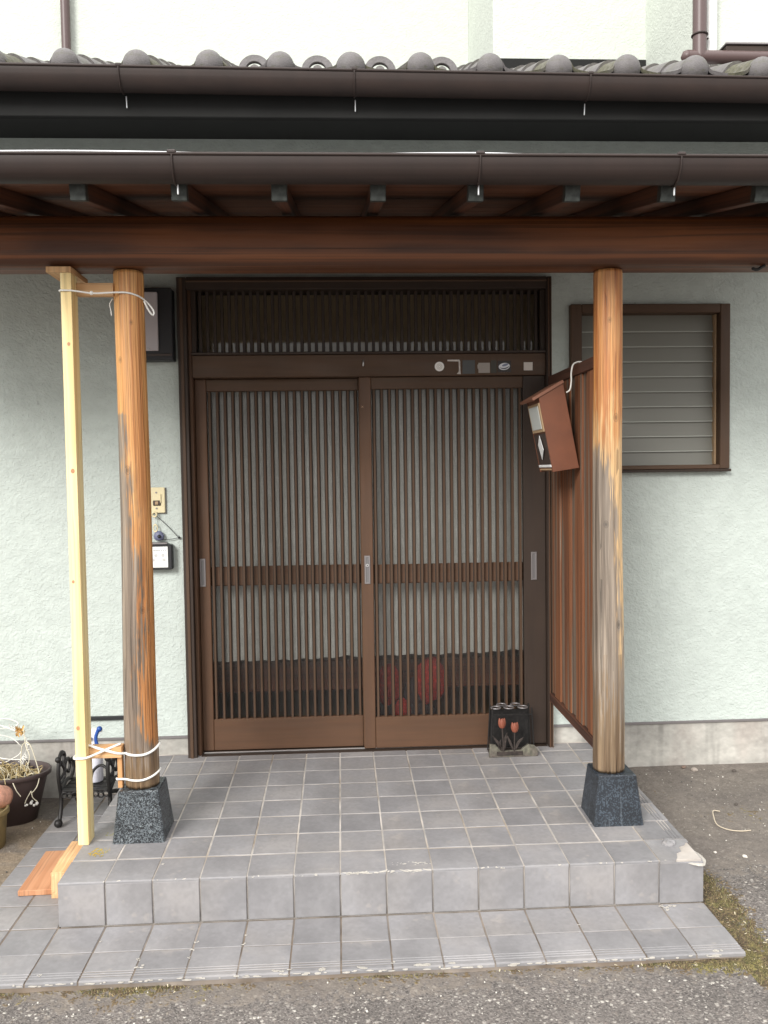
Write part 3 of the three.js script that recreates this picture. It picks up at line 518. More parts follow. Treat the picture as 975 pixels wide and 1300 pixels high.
{ // main eave: fascia, soffit, gutter, tiles
  B(house, 'fascia', [-4.2, 5.6], [2.655, 2.80], [-0.69, -0.66], M.fascia, 0.003, 'x');
  const so = profileX([[2.662, -0.69], [2.757, WZ + 0.004], [2.775, WZ + 0.004], [2.682, -0.69]], -4.2, 5.6); add(house, 'soffit', so, M.fascia);
  const half = (rY, rZ, th, n = 24) => { const a = [], b = []; for (let i = 0; i <= n; i++) { const t = Math.PI * i / n; a.push([-Math.sin(t) * rY, -Math.cos(t) * rZ]); b.unshift([-Math.sin(t) * (rY - th), -Math.cos(t) * (rZ - th)]); } return a.concat(b); };
  const gut = (parent, name, zc, rY, rZ, yTop, dy, x0, x1) => {
    const sec = half(rY, rZ, 0.0025).map(([y, z]) => [y + yTop, z + zc]), g = add(parent, name, toCreasedNormals(profileX(sec, x0, x1, true, dy), 0.6), M.gutter);
    const c = capTube([[x0, yTop, zc + rZ], [(x0 + x1) / 2, yTop + dy * (x1 - x0) / 2, zc + rZ], [x1, yTop + dy * (x1 - x0), zc + rZ]], 0.0055, 2, 8); add(g, 'rim', c, M.gutter); return g;
  };
  const g1 = gut(house, 'gutter', -0.605, 0.070, 0.056, 2.797 + 0.008 * 3.8, -0.008, -4.2, 5.6);
  const strap = (gp, x, zc, rY, rZ, y, mat) => { const pts = []; for (let i = 0; i <= 10; i++) { const t = Math.PI * i / 10; pts.push([x, y - Math.sin(t) * (rY + 0.002), zc - Math.cos(t) * (rZ + 0.002)]); } pts.push([x, y + 0.008, zc + rZ], [x, y + 0.006, zc - 0.01], [x, y + 0.002, zc - rZ]); return add(gp, 'gutter_bracket', tube(pts, 0.0035, 40, 6), mat); };
  for (const x of [-0.75, 0.133, 0.999, 1.891, 2.78]) {
    const y = 2.797 - 0.008 * (x + 0.4); strap(g1, x, -0.605, 0.070, 0.056, y, M.gutter);
    add(g1, 'bracket_stem', capTube([[x + 0.004, y - 0.070, -0.645], [x + 0.004, y - 0.108, -0.651]], 0.0024, 4, 6), M.galv); add(g1, 'bracket_clip', cbox(0.022, 0.012, 0.016, 0.003), M.gutter, [x, y + 0.004, -0.55]);
  }
  // tiled roof
  const slope = 0.405, ang = Math.atan(slope), PX = 0.2655, X0 = -0.075, zE = -0.60, yE = 2.812;
  const deck = add(house, 'tiled_roof', profileX([[yE - 0.022, zE - 0.02], [yE - 0.022 + slope * 2.5, zE - 2.52], [yE - 0.062 + slope * 2.5, zE - 2.52], [yE - 0.062, zE - 0.02]], -4.2, 5.6), M.fascia);
  const prof = (u) => { const a = Math.abs(u); return a < 0.058 ? 0.044 * Math.pow(Math.cos(Math.PI / 2 * a / 0.058), 0.75) : -0.012 * Math.sin(Math.PI * (a - 0.058) / (PX / 2 - 0.058) / 2); };
  const rt = (() => { const n = 28, len = 0.275, th = 0.014, P = [], I = [], UV = []; // rows: top front, top back, bottom front, bottom back
    for (const [zz, dy] of [[0, 0], [-len, 0], [0, -th], [-len, -th]]) for (let i = 0; i <= n; i++) { const u = -PX / 2 + PX * i / n; P.push(u * 0.998, prof(u) + dy, zz); UV.push(u, zz + dy); }
    const q = (a, b, flip) => { for (let i = 0; i < n; i++) { const A = a * (n + 1) + i, Bq = b * (n + 1) + i; flip ? I.push(A, Bq, A + 1, A + 1, Bq, Bq + 1) : I.push(A, A + 1, Bq, A + 1, Bq + 1, Bq); } };
    q(0, 1, false); q(2, 3, true); q(0, 2, true); q(1, 3, false);
    const g = new THREE.BufferGeometry(); g.setAttribute('position', new THREE.Float32BufferAttribute(P, 3)); g.setAttribute('uv', new THREE.Float32BufferAttribute(UV, 2)); g.setIndex(I); const gg = g.toNonIndexed(); gg.computeVertexNormals(); return gg; })();
  const cs = 0.235;
  for (let k = -4; k <= 13; k++) for (let c = 0; c < 5; c++) {
    const m = add(deck, 'roof_tile', rt, c === 0 && k % 3 ? M.roofMoss : M.roofTile, [X0 + k * PX + rr(-0.002, 0.002), yE + 0.012 + c * cs * Math.sin(ang) + rr(-0.001, 0.001), zE - c * cs * Math.cos(ang)]); m.rotation.x = ang - 0.05 + rr(-0.004, 0.004); m.rotation.z = rr(-0.006, 0.006);
  }
  const dome = (() => { const g = new THREE.SphereGeometry(1, 24, 16); g.scale(0.056, 0.055, 0.052); return g; })();
  for (let k = -4; k <= 13; k++) { const m = add(deck, 'eave_end_tile', dome, M.roofTile, [X0 + k * PX, 2.824 + rr(-0.003, 0.003), -0.614], [0.2, rr(-3, 3), 0]); m.scale.setScalar(rr(0.97, 1.03)); }
  const guard = (() => { const s = new THREE.Shape(); s.absarc(0, 0, 0.066, 0, Math.PI, false); s.lineTo(-0.066, -0.03); s.lineTo(0.066, -0.03); const h1 = new THREE.Path(); h1.absarc(0, 0, 0.040, 0.15, Math.PI - 0.15, false); h1.lineTo(-0.02, 0.006); h1.absarc(0, 0.006, 0.018, Math.PI, 0, true); s.holes.push(h1); const g = new THREE.ExtrudeGeometry(s, { depth: 0.016, bevelEnabled: true, bevelSize: 0.002, bevelThickness: 0.002, bevelSegments: 1, curveSegments: 20 }); return boxUV(g, 'x'); })();
  for (const k of [2, 3, 4, 5]) add(deck, 'snow_guard', guard, M.roofTile, [X0 + (k + 0.5) * PX, 2.992, -1.03], [-0.1, 0, 0]);
  // upper storey, stepped forward to the right
  const up = (n, x0, x1, z0, z1, y0) => B(house, 'upper_wall', [x0, x1], [y0, 6.2], [z0, z1], M.stuccoUpper, 0.006, 'y', n);
  up(1, -4.2, 1.83, -3.4, -3.1, 3.5); up(2, 1.826, 2.706, -3.42, -2.2, 3.2); up(3, 2.700, 5.6, -3.44, -1.5, 2.9);
  B(house, 'flashing', [1.828, 2.7], [3.40, 3.61], [-2.21, -2.19], M.fascia, 0.003, 'x');
  const dp = (x, z, r, y0) => { const d = add(house, 'downpipe', capTube([[x, y0, z], [x, 4.6, z], [x, 6.2, z]], r, 4, 14), M.pipe); return d; };
  const dl = dp(-0.800, -3.06, 0.029, 3.86); add(dl, 'pipe_clip', new THREE.TorusGeometry(0.031, 0.008, 6, 18).rotateX(Math.PI / 2), M.gutter, [-0.8, 4.03, -3.06]);
  const dr = dp(2.681, -1.42, 0.033, 3.262); add(dr, 'pipe_clip', merge([new THREE.TorusGeometry(0.035, 0.005, 6, 18).rotateX(Math.PI / 2), cbox(0.07, 0.006, 0.012, 0.001).clone().translate(0.06, 0, -0.03)]), M.gutter, [2.681, 3.362, -1.42]);
  add(house, 'drain_pipe', capTube([[2.62, 3.262, -1.42], [3.3, 3.258, -1.42], [4.6, 3.25, -1.42]], 0.03, 4, 14), M.pipe);
  const wp = add(house, 'vent_pipe', capTube([[2.757, 3.0, -1.455], [2.757, 4.2, -1.455], [2.757, 6.2, -1.455]], 0.024, 4, 14), M.white);
  const ws = B(house, 'upper_window_sill', [2.806, 3.9], [3.276, 3.312], [-1.50, -1.405], M.aluDark, 0.004, 'x'); B(ws, 'sill_cap', [2.80, 3.9], [3.3125, 3.322], [-1.50, -1.395], M.pewter, 0.002, 'x');
}

// ------------------------------------------------------------------ porch canopy: beams, rafters, roof sheet, gutter
const canopy = thing('porch_canopy', 'dark timber porch canopy with rafters, heavy front beam and brown gutter', 'canopy', [1.05, 2.0, -0.35]);
{
  const RX0 = -1.15, RX1 = 3.05;
  { // one heavy timber with rounded flanks
    const sec = []; const hy = 0.092, hz = 0.079; for (let i = 0; i < 40; i++) { const t = i / 40 * Math.PI * 2, c = Math.cos(t), q = Math.sin(t), e = 2 / 3.4; sec.push([2.092 + Math.sign(q) * Math.pow(Math.abs(q), e) * hy, -0.352 + Math.sign(c) * Math.pow(Math.abs(c), e) * hz]); }
    const nx = 120, P = [], UV = [], I = [], n = sec.length;
    for (let j = 0; j <= nx; j++) for (let i = 0; i <= n; i++) { const x = mix(RX0, RX1, j / nx), [y, z] = sec[i % n], w = 1 + 0.03 * (fbm(j / nx, i / n, 24, 3, 2, 95) - 0.5); P.push(x, 2.092 + (y - 2.092) * (y < 2.02 || y > 2.17 ? 1 : w), -0.352 + (z + 0.352) * w); UV.push(i / n * 0.52, x); }
    for (let j = 0; j < nx; j++) for (let i = 0; i < n; i++) { const a = j * (n + 1) + i, b = a + 1, c = a + n + 1, d = c + 1; I.push(a, c, b, b, c, d); }
    for (const j of [0, nx]) { const o = P.length / 3; P.push(j ? RX1 : RX0, 2.092, -0.352); UV.push(0, 0); for (let i = 0; i < n; i++) { const a = j * (n + 1) + i; j ? I.push(o, a, a + 1) : I.push(o, a + 1, a); } }
    const g = new THREE.BufferGeometry(); g.setAttribute('position', new THREE.Float32BufferAttribute(P, 3)); g.setAttribute('uv', new THREE.Float32BufferAttribute(UV, 2)); g.setIndex(I); g.computeVertexNormals(); add(canopy, 'beam', g, M.beam);
  }
  const sl = 0.2, len = 1.235, rg = cbox(0.042, 0.054, len * Math.hypot(1, sl), 0.002, 'z'), a = Math.atan(sl);
  for (let k = -4; k <= 9; k++) {
    const x = 0.157 + 0.2975 * k, z = 0.08 - len / 2, y = 2.1135 + 0.027 + sl * len / 2, m = add(canopy, 'rafter', rg, M.rafter, [x, y, z], [a, 0, 0]);
    const cp = add(canopy, 'rafter_cap', cbox(0.047, 0.060, 0.034, 0.002), M.rafterCap, [x, 2.143, 0.072], [a, 0, 0]);
  }
  const by = (z) => 2.1135 + 0.0555 + sl * (0.08 - z);
  const nb = 8; for (let i = 0; i < nb; i++) { const z0 = 0.10 - i * 0.153, z1 = z0 - 0.150; add(canopy, 'roof_board', profileX([[by(z0), z0], [by(z1), z1], [by(z1) + 0.012, z1], [by(z0) + 0.012, z0]], RX0, RX1), M.ceilBoard); }
  add(canopy, 'roof_sheet', profileX([[by(0.12) + 0.0125, 0.12], [by(WZ + 0.01) + 0.0125, WZ + 0.01], [by(WZ + 0.01) + 0.03, WZ + 0.01], [by(0.12) + 0.03, 0.12]], RX0 - 0.03, RX1 + 0.03), M.sheet);
  B(canopy, 'eave_board', [RX0, RX1], [2.172, 2.198], [0.1005, 0.118], M.rafter, 0.002, 'x');
  const half = (rY, rZ, th, n = 24) => { const p = [], q = []; for (let i = 0; i <= n; i++) { const t = Math.PI * i / n; p.push([-Math.sin(t) * rY, -Math.cos(t) * rZ]); q.unshift([-Math.sin(t) * (rY - th), -Math.cos(t) * (rZ - th)]); } return p.concat(q); };
  const yT = 2.213, zc = 0.128, g = add(canopy, 'gutter', toCreasedNormals(profileX(half(0.068, 0.052, 0.0025).map(([y, z]) => [y + yT, z + zc]), RX0 - 0.05, RX1 + 0.05, true, 0.0005), 0.6), M.gutter);
  add(g, 'rim', capTube([[RX0 - 0.05, yT, zc + 0.052], [1, yT + 0.001, zc + 0.052], [RX1 + 0.05, yT + 0.002, zc + 0.052]], 0.005, 2, 8), M.gutter);
  const wave = []; for (let i = 0; i <= 40; i++) { const x = RX0 + (RX1 - RX0) * i / 40; wave.push([x, 2.241 + 0.003 * Math.sin(x * 5.1 + 0.8) * (x < 1.4 ? 1 : 0.3) - 0.001 * sstep(0.2, 1.6, x), 0.113]); }
  add(canopy, 'drip_edge', tube(wave, 0.0028, 120, 6), M.galv);
  for (const x of [-0.42, 0.453, 1.346, 1.945, 2.83]) {
    const pts = []; for (let i = 0; i <= 10; i++) { const t = Math.PI * i / 10; pts.push([x, yT - Math.sin(t) * 0.070, zc - Math.cos(t) * 0.054]); }
    pts.push([x, yT + 0.008, zc + 0.05], [x, yT + 0.008, zc], [x, yT + 0.004, zc - 0.05]);
    add(g, 'gutter_bracket', tube(pts, 0.003, 40, 6), M.gutter); add(g, 'bracket_clip', cbox(0.026, 0.011, 0.014, 0.003), M.gutter, [x, yT + 0.006, zc + 0.052]);
    add(g, 'bracket_stem', capTube([[x + 0.004, yT - 0.066, zc - 0.012], [x + 0.004, yT - 0.092, zc - 0.014]], 0.003, 4, 6), M.galv);
  }
  const bo = add(canopy, 'bolt', capTube([[2.40, 1.995, -0.30], [2.415, 1.992, -0.30], [2.44, 2.005, -0.30]], 0.006, 8, 7), M.iron);
}

// ------------------------------------------------------------------ round posts
function postTex(s, mask, knots = [], oA = [192, 134, 80], oB = [142, 84, 44]) { // u round the log (0.5 faces the street), v up
  return tex(768, 2048, (u, v) => {
    const sx = Math.sin((u - 0.5) * Math.PI * 2), back = Math.abs(u - 0.5) > 0.25, x = back ? Math.sign(sx) : sx;
    const warp = (fbm(u, v, 5, 4, 3, s) - 0.5) * 0.06;
    const g = fbm(u + warp, v, 22, 2, 4, s + 3), f = fbm(u + warp, v, 120, 14, 3, s + 9), b = fbm(u, v, 6, 8, 4, s + 15), rag = (fbm(u, v, 80, 16, 4, s + 21) - 0.5) * 3.6 + (fbm(u, v, 14, 22, 4, s + 27) - 0.5) * 2.2 + (fbm(u, v, 160, 50, 2, s + 29) - 0.5) * 1.6;
    let orange = mix3(oA, oB, clamp((g - 0.32) * 2.4)); orange = mix3(orange, [204, 158, 108], clamp((b - 0.55) * 3) * 0.7);
    const grey = mix3([142, 131, 120], [84, 74, 66], clamp((g - 0.3) * 2.4)), tanc = mix3([212, 176, 128], [162, 128, 90], clamp((g - 0.3) * 2.4)), brown = mix3([132, 110, 84], [92, 72, 52], clamp((g - 0.3) * 2.4));
    let c = mask(x, v, rag, b, { orange, grey, tan: tanc, brown, mix3, sstep });
    let k = 0.80 + 0.40 * f; const ck = fbm(u + warp * 0.4, v, 64, 5, 2, s + 33), ck2 = fbm(u, v, 10, 6, 2, s + 37);
    if (ck > 0.75 && ck2 > 0.5) k *= 0.76; // drying cracks
    for (const [ku, kv, kr] of knots) { const dx = (u - ku) * 0.34, dy = (v - kv) * 1.82, q = Math.hypot(dx, dy * 0.7) / kr; if (q < 1) { k *= q < 0.4 ? 0.74 : 0.9 + 0.1 * Math.sin(q * 20); } }
    return [c[0] * k, c[1] * k, c[2] * k];
  }, true, 1, 1);
}
function postGeo(cx, cz, y0, y1, r0, r1, s, checks) {
  const nu = 64, nv = 150, P = [], UV = [], I = [];
  for (let j = 0; j <= nv; j++) for (let i = 0; i <= nu; i++) {
    const u = i / nu, v = j / nv, a = (u - 0.5) * Math.PI * 2, y = mix(y0, y1, v);
    let r = mix(r0, r1, sstep(0, 0.9, v)) * (1 + 0.045 * (fbm(u, v, 3, 3, 3, s) - 0.5) * 2 + 0.012 * (fbm(u, v, 16, 3, 2, s + 4) - 0.5));
    for (const [ca, v1, dpt, wd] of checks) if (v < v1) { const d = Math.abs(u - ca - 0.004 * Math.sin(v * 60 + ca * 20)); if (d < wd) r -= dpt * (1 - d / wd) * (1 - v / v1); }
    if (j === 0 || j === nv) r -= 0.0015;
    const bx = 0.0035 * Math.sin(v * 5.2 + s) * Math.sin(v * Math.PI), bz = 0.003 * Math.sin(v * 4.1 + s * 2) * Math.sin(v * Math.PI);
    P.push(cx + bx + Math.sin(a) * r, y, cz + bz + Math.cos(a) * r); UV.push(u, v);
  }
  for (let j = 0; j < nv; j++) for (let i = 0; i < nu; i++) { const a = j * (nu + 1) + i, b = a + 1, c = a + nu + 1, d = c + 1; I.push(a, b, c, b, d, c); }
  for (const [row, flip] of [[0, true], [nv, false]]) { const o = P.length / 3; P.push(cx, row ? y1 : y0, cz); UV.push(0.5, row ? 1 : 0); for (let i = 0; i < nu; i++) { const a = row * (nu + 1) + i; flip ? I.push(o, a + 1, a) : I.push(o, a, a + 1); } }
  const g = new THREE.BufferGeometry(); g.setAttribute('position', new THREE.Float32BufferAttribute(P, 3)); g.setAttribute('uv', new THREE.Float32BufferAttribute(UV, 2)); g.setIndex(I); g.computeVertexNormals(); return g;
}
const postBump = (() => { const t = fineGrainBump.clone(); t.repeat.set(1.2, 1.6); return t; })();
const PY0 = 0.1845, PY1 = 2.0;
const hOf = (v) => PY0 + v * (PY1 - PY0);
const lerpTab = (tab, h) => { for (let i = 0; i < tab.length - 1; i++) if (h <= tab[i + 1][0]) { const t = clamp((h - tab[i][0]) / (tab[i + 1][0] - tab[i][0])); return mix(tab[i][1], tab[i + 1][1], t); } return tab[tab.length - 1][1]; };
{
  const edgeL = [[0.18, 1.6], [0.30, 1.2], [0.36, 0.55], [0.5, 0.25], [0.62, 0.35], [0.8, 0.42], [0.95, 0.32], [1.1, 0.05], [1.25, -0.2], [1.42, -0.32], [1.5, -0.55], [1.54, -2.2], [2.0, -2.6]];
  const tL = postTex(801, (x, v, rag, b, k) => {
    const h = hOf(v), e = lerpTab(edgeL, h) + rag * 0.42; let c = k.mix3(k.orange, [154, 98, 56], k.sstep(1.2, 0.7, h + rag * 0.2) * 0.5);
    c = k.mix3(c, k.grey, k.sstep(e + 0.3, e - 0.3, x) * 0.92); if (h < 0.36) c = k.mix3(c, k.brown, k.sstep(0.34, 0.27, h + rag * 0.06)); return c;
  }, [[0.46, 0.62, 0.012], [0.58, 0.35, 0.010], [0.41, 0.83, 0.009], [0.55, 0.9, 0.007]], [208, 156, 98], [164, 108, 60]);
  const edgeR = [[0.18, 1.7], [0.42, 1.2], [0.6, 0.95], [0.75, 0.62], [1.0, 0.42], [1.15, 0.35], [1.25, 0.15], [1.35, -0.7], [1.45, -2.4], [2.0, -2.6]];
  const tR = postTex(841, (x, v, rag, b, k) => {
    const h = hOf(v); let c = k.mix3(k.orange, k.tan, k.sstep(1.60, 1.28, h + rag * 0.14));
    const e = lerpTab(edgeR, h) + rag * 0.45; c = k.mix3(c, k.grey, k.sstep(e + 0.4, e - 0.4, x) * 0.92); if (h < 0.62) c = k.mix3(c, k.brown, k.sstep(0.56, 0.3, h + rag * 0.16) * 0.85); return c;
  }, [[0.55, 0.71, 0.012], [0.44, 0.5, 0.010], [0.57, 0.3, 0.011], [0.47, 0.9, 0.008]]);
  const mk = (map, o) => std({ map, bumpMap: postBump, bumpScale: 0.0032, roughness: o });
  const pL = thing('wooden_post', 'round orange-brown porch post, greyed down its left side, lashed to a pale timber prop', 'post', [0.195, PY0, -0.354]);
  add(pL, 'log', postGeo(0.195, -0.354, PY0, PY1, 0.0585, 0.0505, 61, [[0.50, 0.11, 0.012, 0.010], [0.44, 0.06, 0.008, 0.008], [0.56, 0.08, 0.007, 0.008], [0.62, 0.05, 0.006, 0.007], [0.40, 0.04, 0.01, 0.01]]), mk(tL, 0.48));
  const pR = thing('wooden_post', 'round porch post bleached grey below and orange on top, beside the slatted side screen', 'post', [1.893, PY0, -0.354]);
  add(pR, 'log', postGeo(1.893, -0.354, PY0, PY1, 0.0565, 0.0505, 77, [[0.47, 0.12, 0.011, 0.009], [0.51, 0.1, 0.012, 0.009], [0.55, 0.13, 0.010, 0.009], [0.60, 0.08, 0.008, 0.008], [0.42, 0.07, 0.008, 0.008], [0.38, 0.1, 0.006, 0.007]]), mk(tR, 0.5));
  for (const [x, label, mat, nm] of [[0.195, 'speckled black granite plinth under the post that is lashed to the prop', M.granite], [1.9035, 'worn dark granite plinth under the post beside the slatted screen', M.graniteWorn]]) {
    const bt = 0.0905, tp = 0.0705, y0 = 0.002, y1 = 0.1845, z = -0.3545, c = 0.004, pts = [];
    for (const a of [-1, 1]) for (const b of [-1, 1]) { pts.push(V(a * bt, y0, b * (bt - c)), V(a * (bt - c), y0, b * bt), V(a * tp, y1 - c, b * (tp - c)), V(a * (tp - c), y1 - c, b * tp), V(a * (tp - c), y1, b * (tp - c))); }
    const t = thing('stone_plinth', label, 'plinth', [x, y0, z], { group: 'granite plinths under the porch posts' });
    const g = boxUV(new ConvexGeometry(pts), 'y', x); add(t, 'block', g, mat, [x, 0, z]);
  }
}

// ------------------------------------------------------------------ slatted side screen
{
  const s = thing('side_screen', 'weathered brown board screen with rails between the door frame and the bleached post', 'screen', [1.876, 0.235, -0.75]);
  B(s, 'rail', [1.857, 1.892], [1.662, 1.706], [-1.098, -0.41], M.railWood, 0.003, 'z'); B(s, 'rail', [1.857, 1.892], [0.236, 0.276], [-1.098, -0.41], M.railWood, 0.003, 'z', 2);
  let z = -1.092; const ws = [0.07, 0.085, 0.08, 0.09, 0.08, 0.09, 0.085, 0.088]; ws.forEach((w, i) => { const z1 = Math.min(z + w, -0.415); const off = i % 2 ? 0.0 : 0.009; B(s, 'board', [1.8635 + off, 1.8725 + off], [0.2765, 1.6615], [z, z1 + 0.010], M.boards[(i * 3 + 1) % 4], 0.0015, 'y', i); z = z1; });
  B(s, 'batten', [1.8745, 1.8895], [0.2765, 1.6615], [-1.097, -1.080], M.railWood, 0.002);
}

// ------------------------------------------------------------------ mailbox hung on the screen
{
  const t = thing('mailbox', 'tilted red-brown wooden mailbox with sloping lid hanging on the side screen', 'mailbox', [1.79, 1.285, -0.72]);
  const zf = -0.60, zb = -0.815, A = [1.755, 1.285], Bq = [1.855, 1.300], C = [1.793, 1.626], D = [1.7005, 1.573];
  const body = extrude([A, Bq, C, D], zf - zb - 0.012, 0); body.translate(0, 0, zb + 0.006);
  add(t, 'body', boxUV(body, 'y'), M.mailEdge);
  for (const z of [zf - 0.006, zb]) { const g = extrude([[A[0] - 0.002, A[1] - 0.003], [Bq[0], Bq[1] - 0.003], C, [D[0] - 0.002, D[1]]], 0.004, 0.001); g.translate(0, 0, z + 0.001); add(t, 'side_panel', boxUV(g, 'y', 0.3), M.mailbox); }
  // lid
  const n = V(-(C[1] - D[1]), C[0] - D[0], 0).normalize(), e = V(C[0] - D[0], C[1] - D[1], 0).normalize();
  const p = (a, h) => [D[0] + e.x * a + n.x * h, D[1] + e.y * a + n.y * h], Ld = Math.hypot(C[0] - D[0], C[1] - D[1]);
  const lid = extrude([p(-0.028, 0.001), p(Ld + 0.004, 0.001), p(Ld + 0.004, 0.011), p(-0.028, 0.011)], zf - zb + 0.012, 0.001); lid.translate(0, 0, zb - 0.008); add(t, 'lid', boxUV(lid, 'z'), M.mailEdge);
  // front face looks towards the door approach (-x); f(s, w): s up the face, w along z from the street side
  const up = V(D[0] - A[0], D[1] - A[1], 0), H = up.length(); up.normalize(); const out = V(-up.y, up.x, 0); if (out.x > 0) out.negate();
  const rotZ = Math.atan2(up.y, up.x) - Math.PI / 2;
  const plate = (name, s0, s1, w0, w1, th, mat, lift = 0) => { const c = V(A[0], A[1], 0).addScaledVector(up, (s0 + s1) / 2).addScaledVector(out, lift + th / 2 + 0.0006); return add(t, name, cbox(th, s1 - s0, w1 - w0, 0.001), mat, [c.x, c.y, zf - (w0 + w1) / 2], [0, 0, rotZ]); };
  plate('name_frame', 0.158, 0.272, 0.012, 0.203, 0.005, M.tan); plate('name_panel', 0.17, 0.262, 0.03, 0.185, 0.002, std({ color: lin(0.55, 0.57, 0.54), roughness: 0.35 }), 0.0052);
  plate('slot_panel', 0.028, 0.152, 0.012, 0.203, 0.003, M.darkBrown);
  const dia = boxUV(extrude([[-0.045, 0], [0, -0.052], [0.05, 0.002], [0.004, 0.05]], 0.0015), 'y'); dia.rotateY(-Math.PI / 2); const dc = V(A[0], A[1], 0).addScaledVector(up, 0.098).addScaledVector(out, 0.008);
  add(t, 'paper_badge', dia, M.white, [dc.x, dc.y, zf - 0.10], [0.25, 0, rotZ]);
  plate('letter_strip', 0.016, 0.026, 0.008, 0.207, 0.004, M.white, 0.001); plate('letter_strip', 0.004, 0.010, 0.02, 0.20, 0.003, M.tan, 0.001);
  add(t, 'hanging_wire', tube([[1.884, 1.709, -0.62], [1.858, 1.7105, -0.62], [1.838, 1.70, -0.613], [1.828, 1.670, -0.605], [1.826, 1.63, -0.60], [1.818, 1.598, -0.597], [1.806, 1.590, -0.597]], 0.0032, 30, 6), M.wireWhite);
}

// ------------------------------------------------------------------ timber prop with braces and rope
{
  const t = thing('timber_prop', 'pale new timber prop standing under the beam at the porch edge', 'prop', [0.008, 0.006, -0.275]);
  for (const [ky, kr] of [[0.42, 0.006], [0.93, 0.0045], [1.31, 0.0065], [1.74, 0.005]]) { const c = new THREE.CylinderGeometry(kr, kr, 0.0006, 16).rotateX(Math.PI / 2).scale(1, 1.3, 1); add(t, 'knot', c, M.cedar, [0.002 + (ky > 1 ? 0.008 : -0.002), ky, -0.2649]); }
  B(t, 'upright', [-0.012, 0.0245], [0.0062, 1.9795], [-0.335, -0.265], M.pine, 0.0012, 'y', 1);
  B(t, 'cap_board', [-0.058, 0.0255], [1.98, 1.9995], [-0.46, -0.262], M.pineBrown, 0.0012, 'z');
  B(t, 'brace', [0.025, 0.150], [1.912, 1.956], [-0.345, -0.318], M.pineBrown, 0.0012, 'x', 1);
  B(t, 'brace', [0.025, 0.136], [0.300, 0.338], [-0.345, -0.300], M.pineCut, 0.0012, 'x', 2);
  B(t, 'spacer_stick', [0.1165, 0.1325], [0.186, 0.2995], [-0.345, -0.318], M.pineCut, 0.001, 'y', 3);
  const ro = thing('rope_lashing', 'white cord looped round prop and round post just under the beam', 'rope', [0.1, 1.9, -0.3]);
  add(ro, 'cord', capTube([[-0.016, 1.918, -0.30], [-0.014, 1.919, -0.263], [0.006, 1.919, -0.2605], [0.03, 1.919, -0.268], [0.09, 1.914, -0.286], [0.14, 1.917, -0.292], [0.17, 1.9195, -0.2995], [0.20, 1.9185, -0.3], [0.228, 1.913, -0.312], [0.246, 1.905, -0.335], [0.262, 1.89, -0.35], [0.280, 1.862, -0.352], [0.277, 1.850, -0.350], [0.266, 1.862, -0.346], [0.25, 1.895, -0.34]], 0.0032, 90, 7), M.rope);
  add(ro, 'cord', capTube([[0.142, 1.905, -0.338], [0.134, 1.886, -0.330], [0.138, 1.866, -0.325], [0.141, 1.845, -0.322]], 0.0016, 20, 6), M.rope);
  add(ro, 'knot', new THREE.IcosahedronGeometry(0.007, 2), M.rope, [0.085, 1.915, -0.287]);
  const rb = thing('rope_lashing', 'white cord crossing between prop and post foot above the plinth', 'rope', [0.1, 0.3, -0.3]);
  const R = 0.0625, cx = 0.195, cz = -0.354, arc = (a) => [cx + Math.sin(a) * R, cz + Math.cos(a) * R];
  const pts = [[-0.0165, 0.318, -0.31], [-0.015, 0.315, -0.262], [0.006, 0.314, -0.2615], [0.026, 0.316, -0.262], [0.06, 0.324, -0.285], [0.095, 0.336, -0.297], [0.128, 0.345, -0.315]];
  add(rb, 'cord', capTube(pts, 0.0042, 50, 7), M.rope);
  const p2 = [[0.026, 0.348, -0.30], [0.06, 0.338, -0.293], [0.095, 0.327, -0.293], [0.128, 0.317, -0.296]]; for (let a = -0.85; a <= 1.75; a += 0.2) { const [x, z] = arc(a); p2.push([x, 0.3155 - 0.006 * Math.cos(a) + 0.016 * sstep(0.2, 1.7, a), z]); }
  add(rb, 'cord', capTube(p2, 0.0045, 90, 7), M.rope);
  const p3 = [[0.113, 0.2195, -0.32], [0.116, 0.2195, -0.3135], [0.134, 0.2195, -0.313]]; for (let a = -0.7; a <= 1.75; a += 0.2) { const [x, z] = arc(a); p3.push([x, 0.2195 + 0.018 * sstep(0.0, 1.7, a), z]); }
  add(rb, 'cord', capTube(p3, 0.004, 80, 7), M.rope);
  // offcuts beside the porch
  const pl = thing('wood_offcut', 'reddish board offcut lying on the low tiles beside the porch', 'offcut', [-0.137, -0.145, -0.36]);
  add(pl, 'board', cbox(0.118, 0.019, 0.31, 0.0015, 'z'), M.cedar, [-0.152, -0.1345, -0.375], [0, 0.03, 0]);
  const bk = thing('wood_offcut', 'light wooden block with a rough sawn end standing against the porch riser', 'offcut', [-0.04, -0.145, -0.32]);
  const g = new THREE.BoxGeometry(0.082, 0.096, 0.24, 10, 16, 24), p = g.attributes.position;
  for (let i = 0; i < p.count; i++) { const x = p.getX(i), y = p.getY(i), z = p.getZ(i); if (z > 0.1195) p.setZ(i, z - 0.004 * Math.abs(Math.sin(y * 60 + x * 50)) - 0.005 * fbm(x * 4 + 1, y * 4 + 1, 9, 9, 3, 9)); if (y > 0.0475 && z > 0.02) p.setY(i, y - 0.25 * (z - 0.02) * 0.3); }
  add(bk, 'block', boxUV(g, 'z', 0.1), M.pineCut, [-0.0445, -0.0965, -0.31]);
}

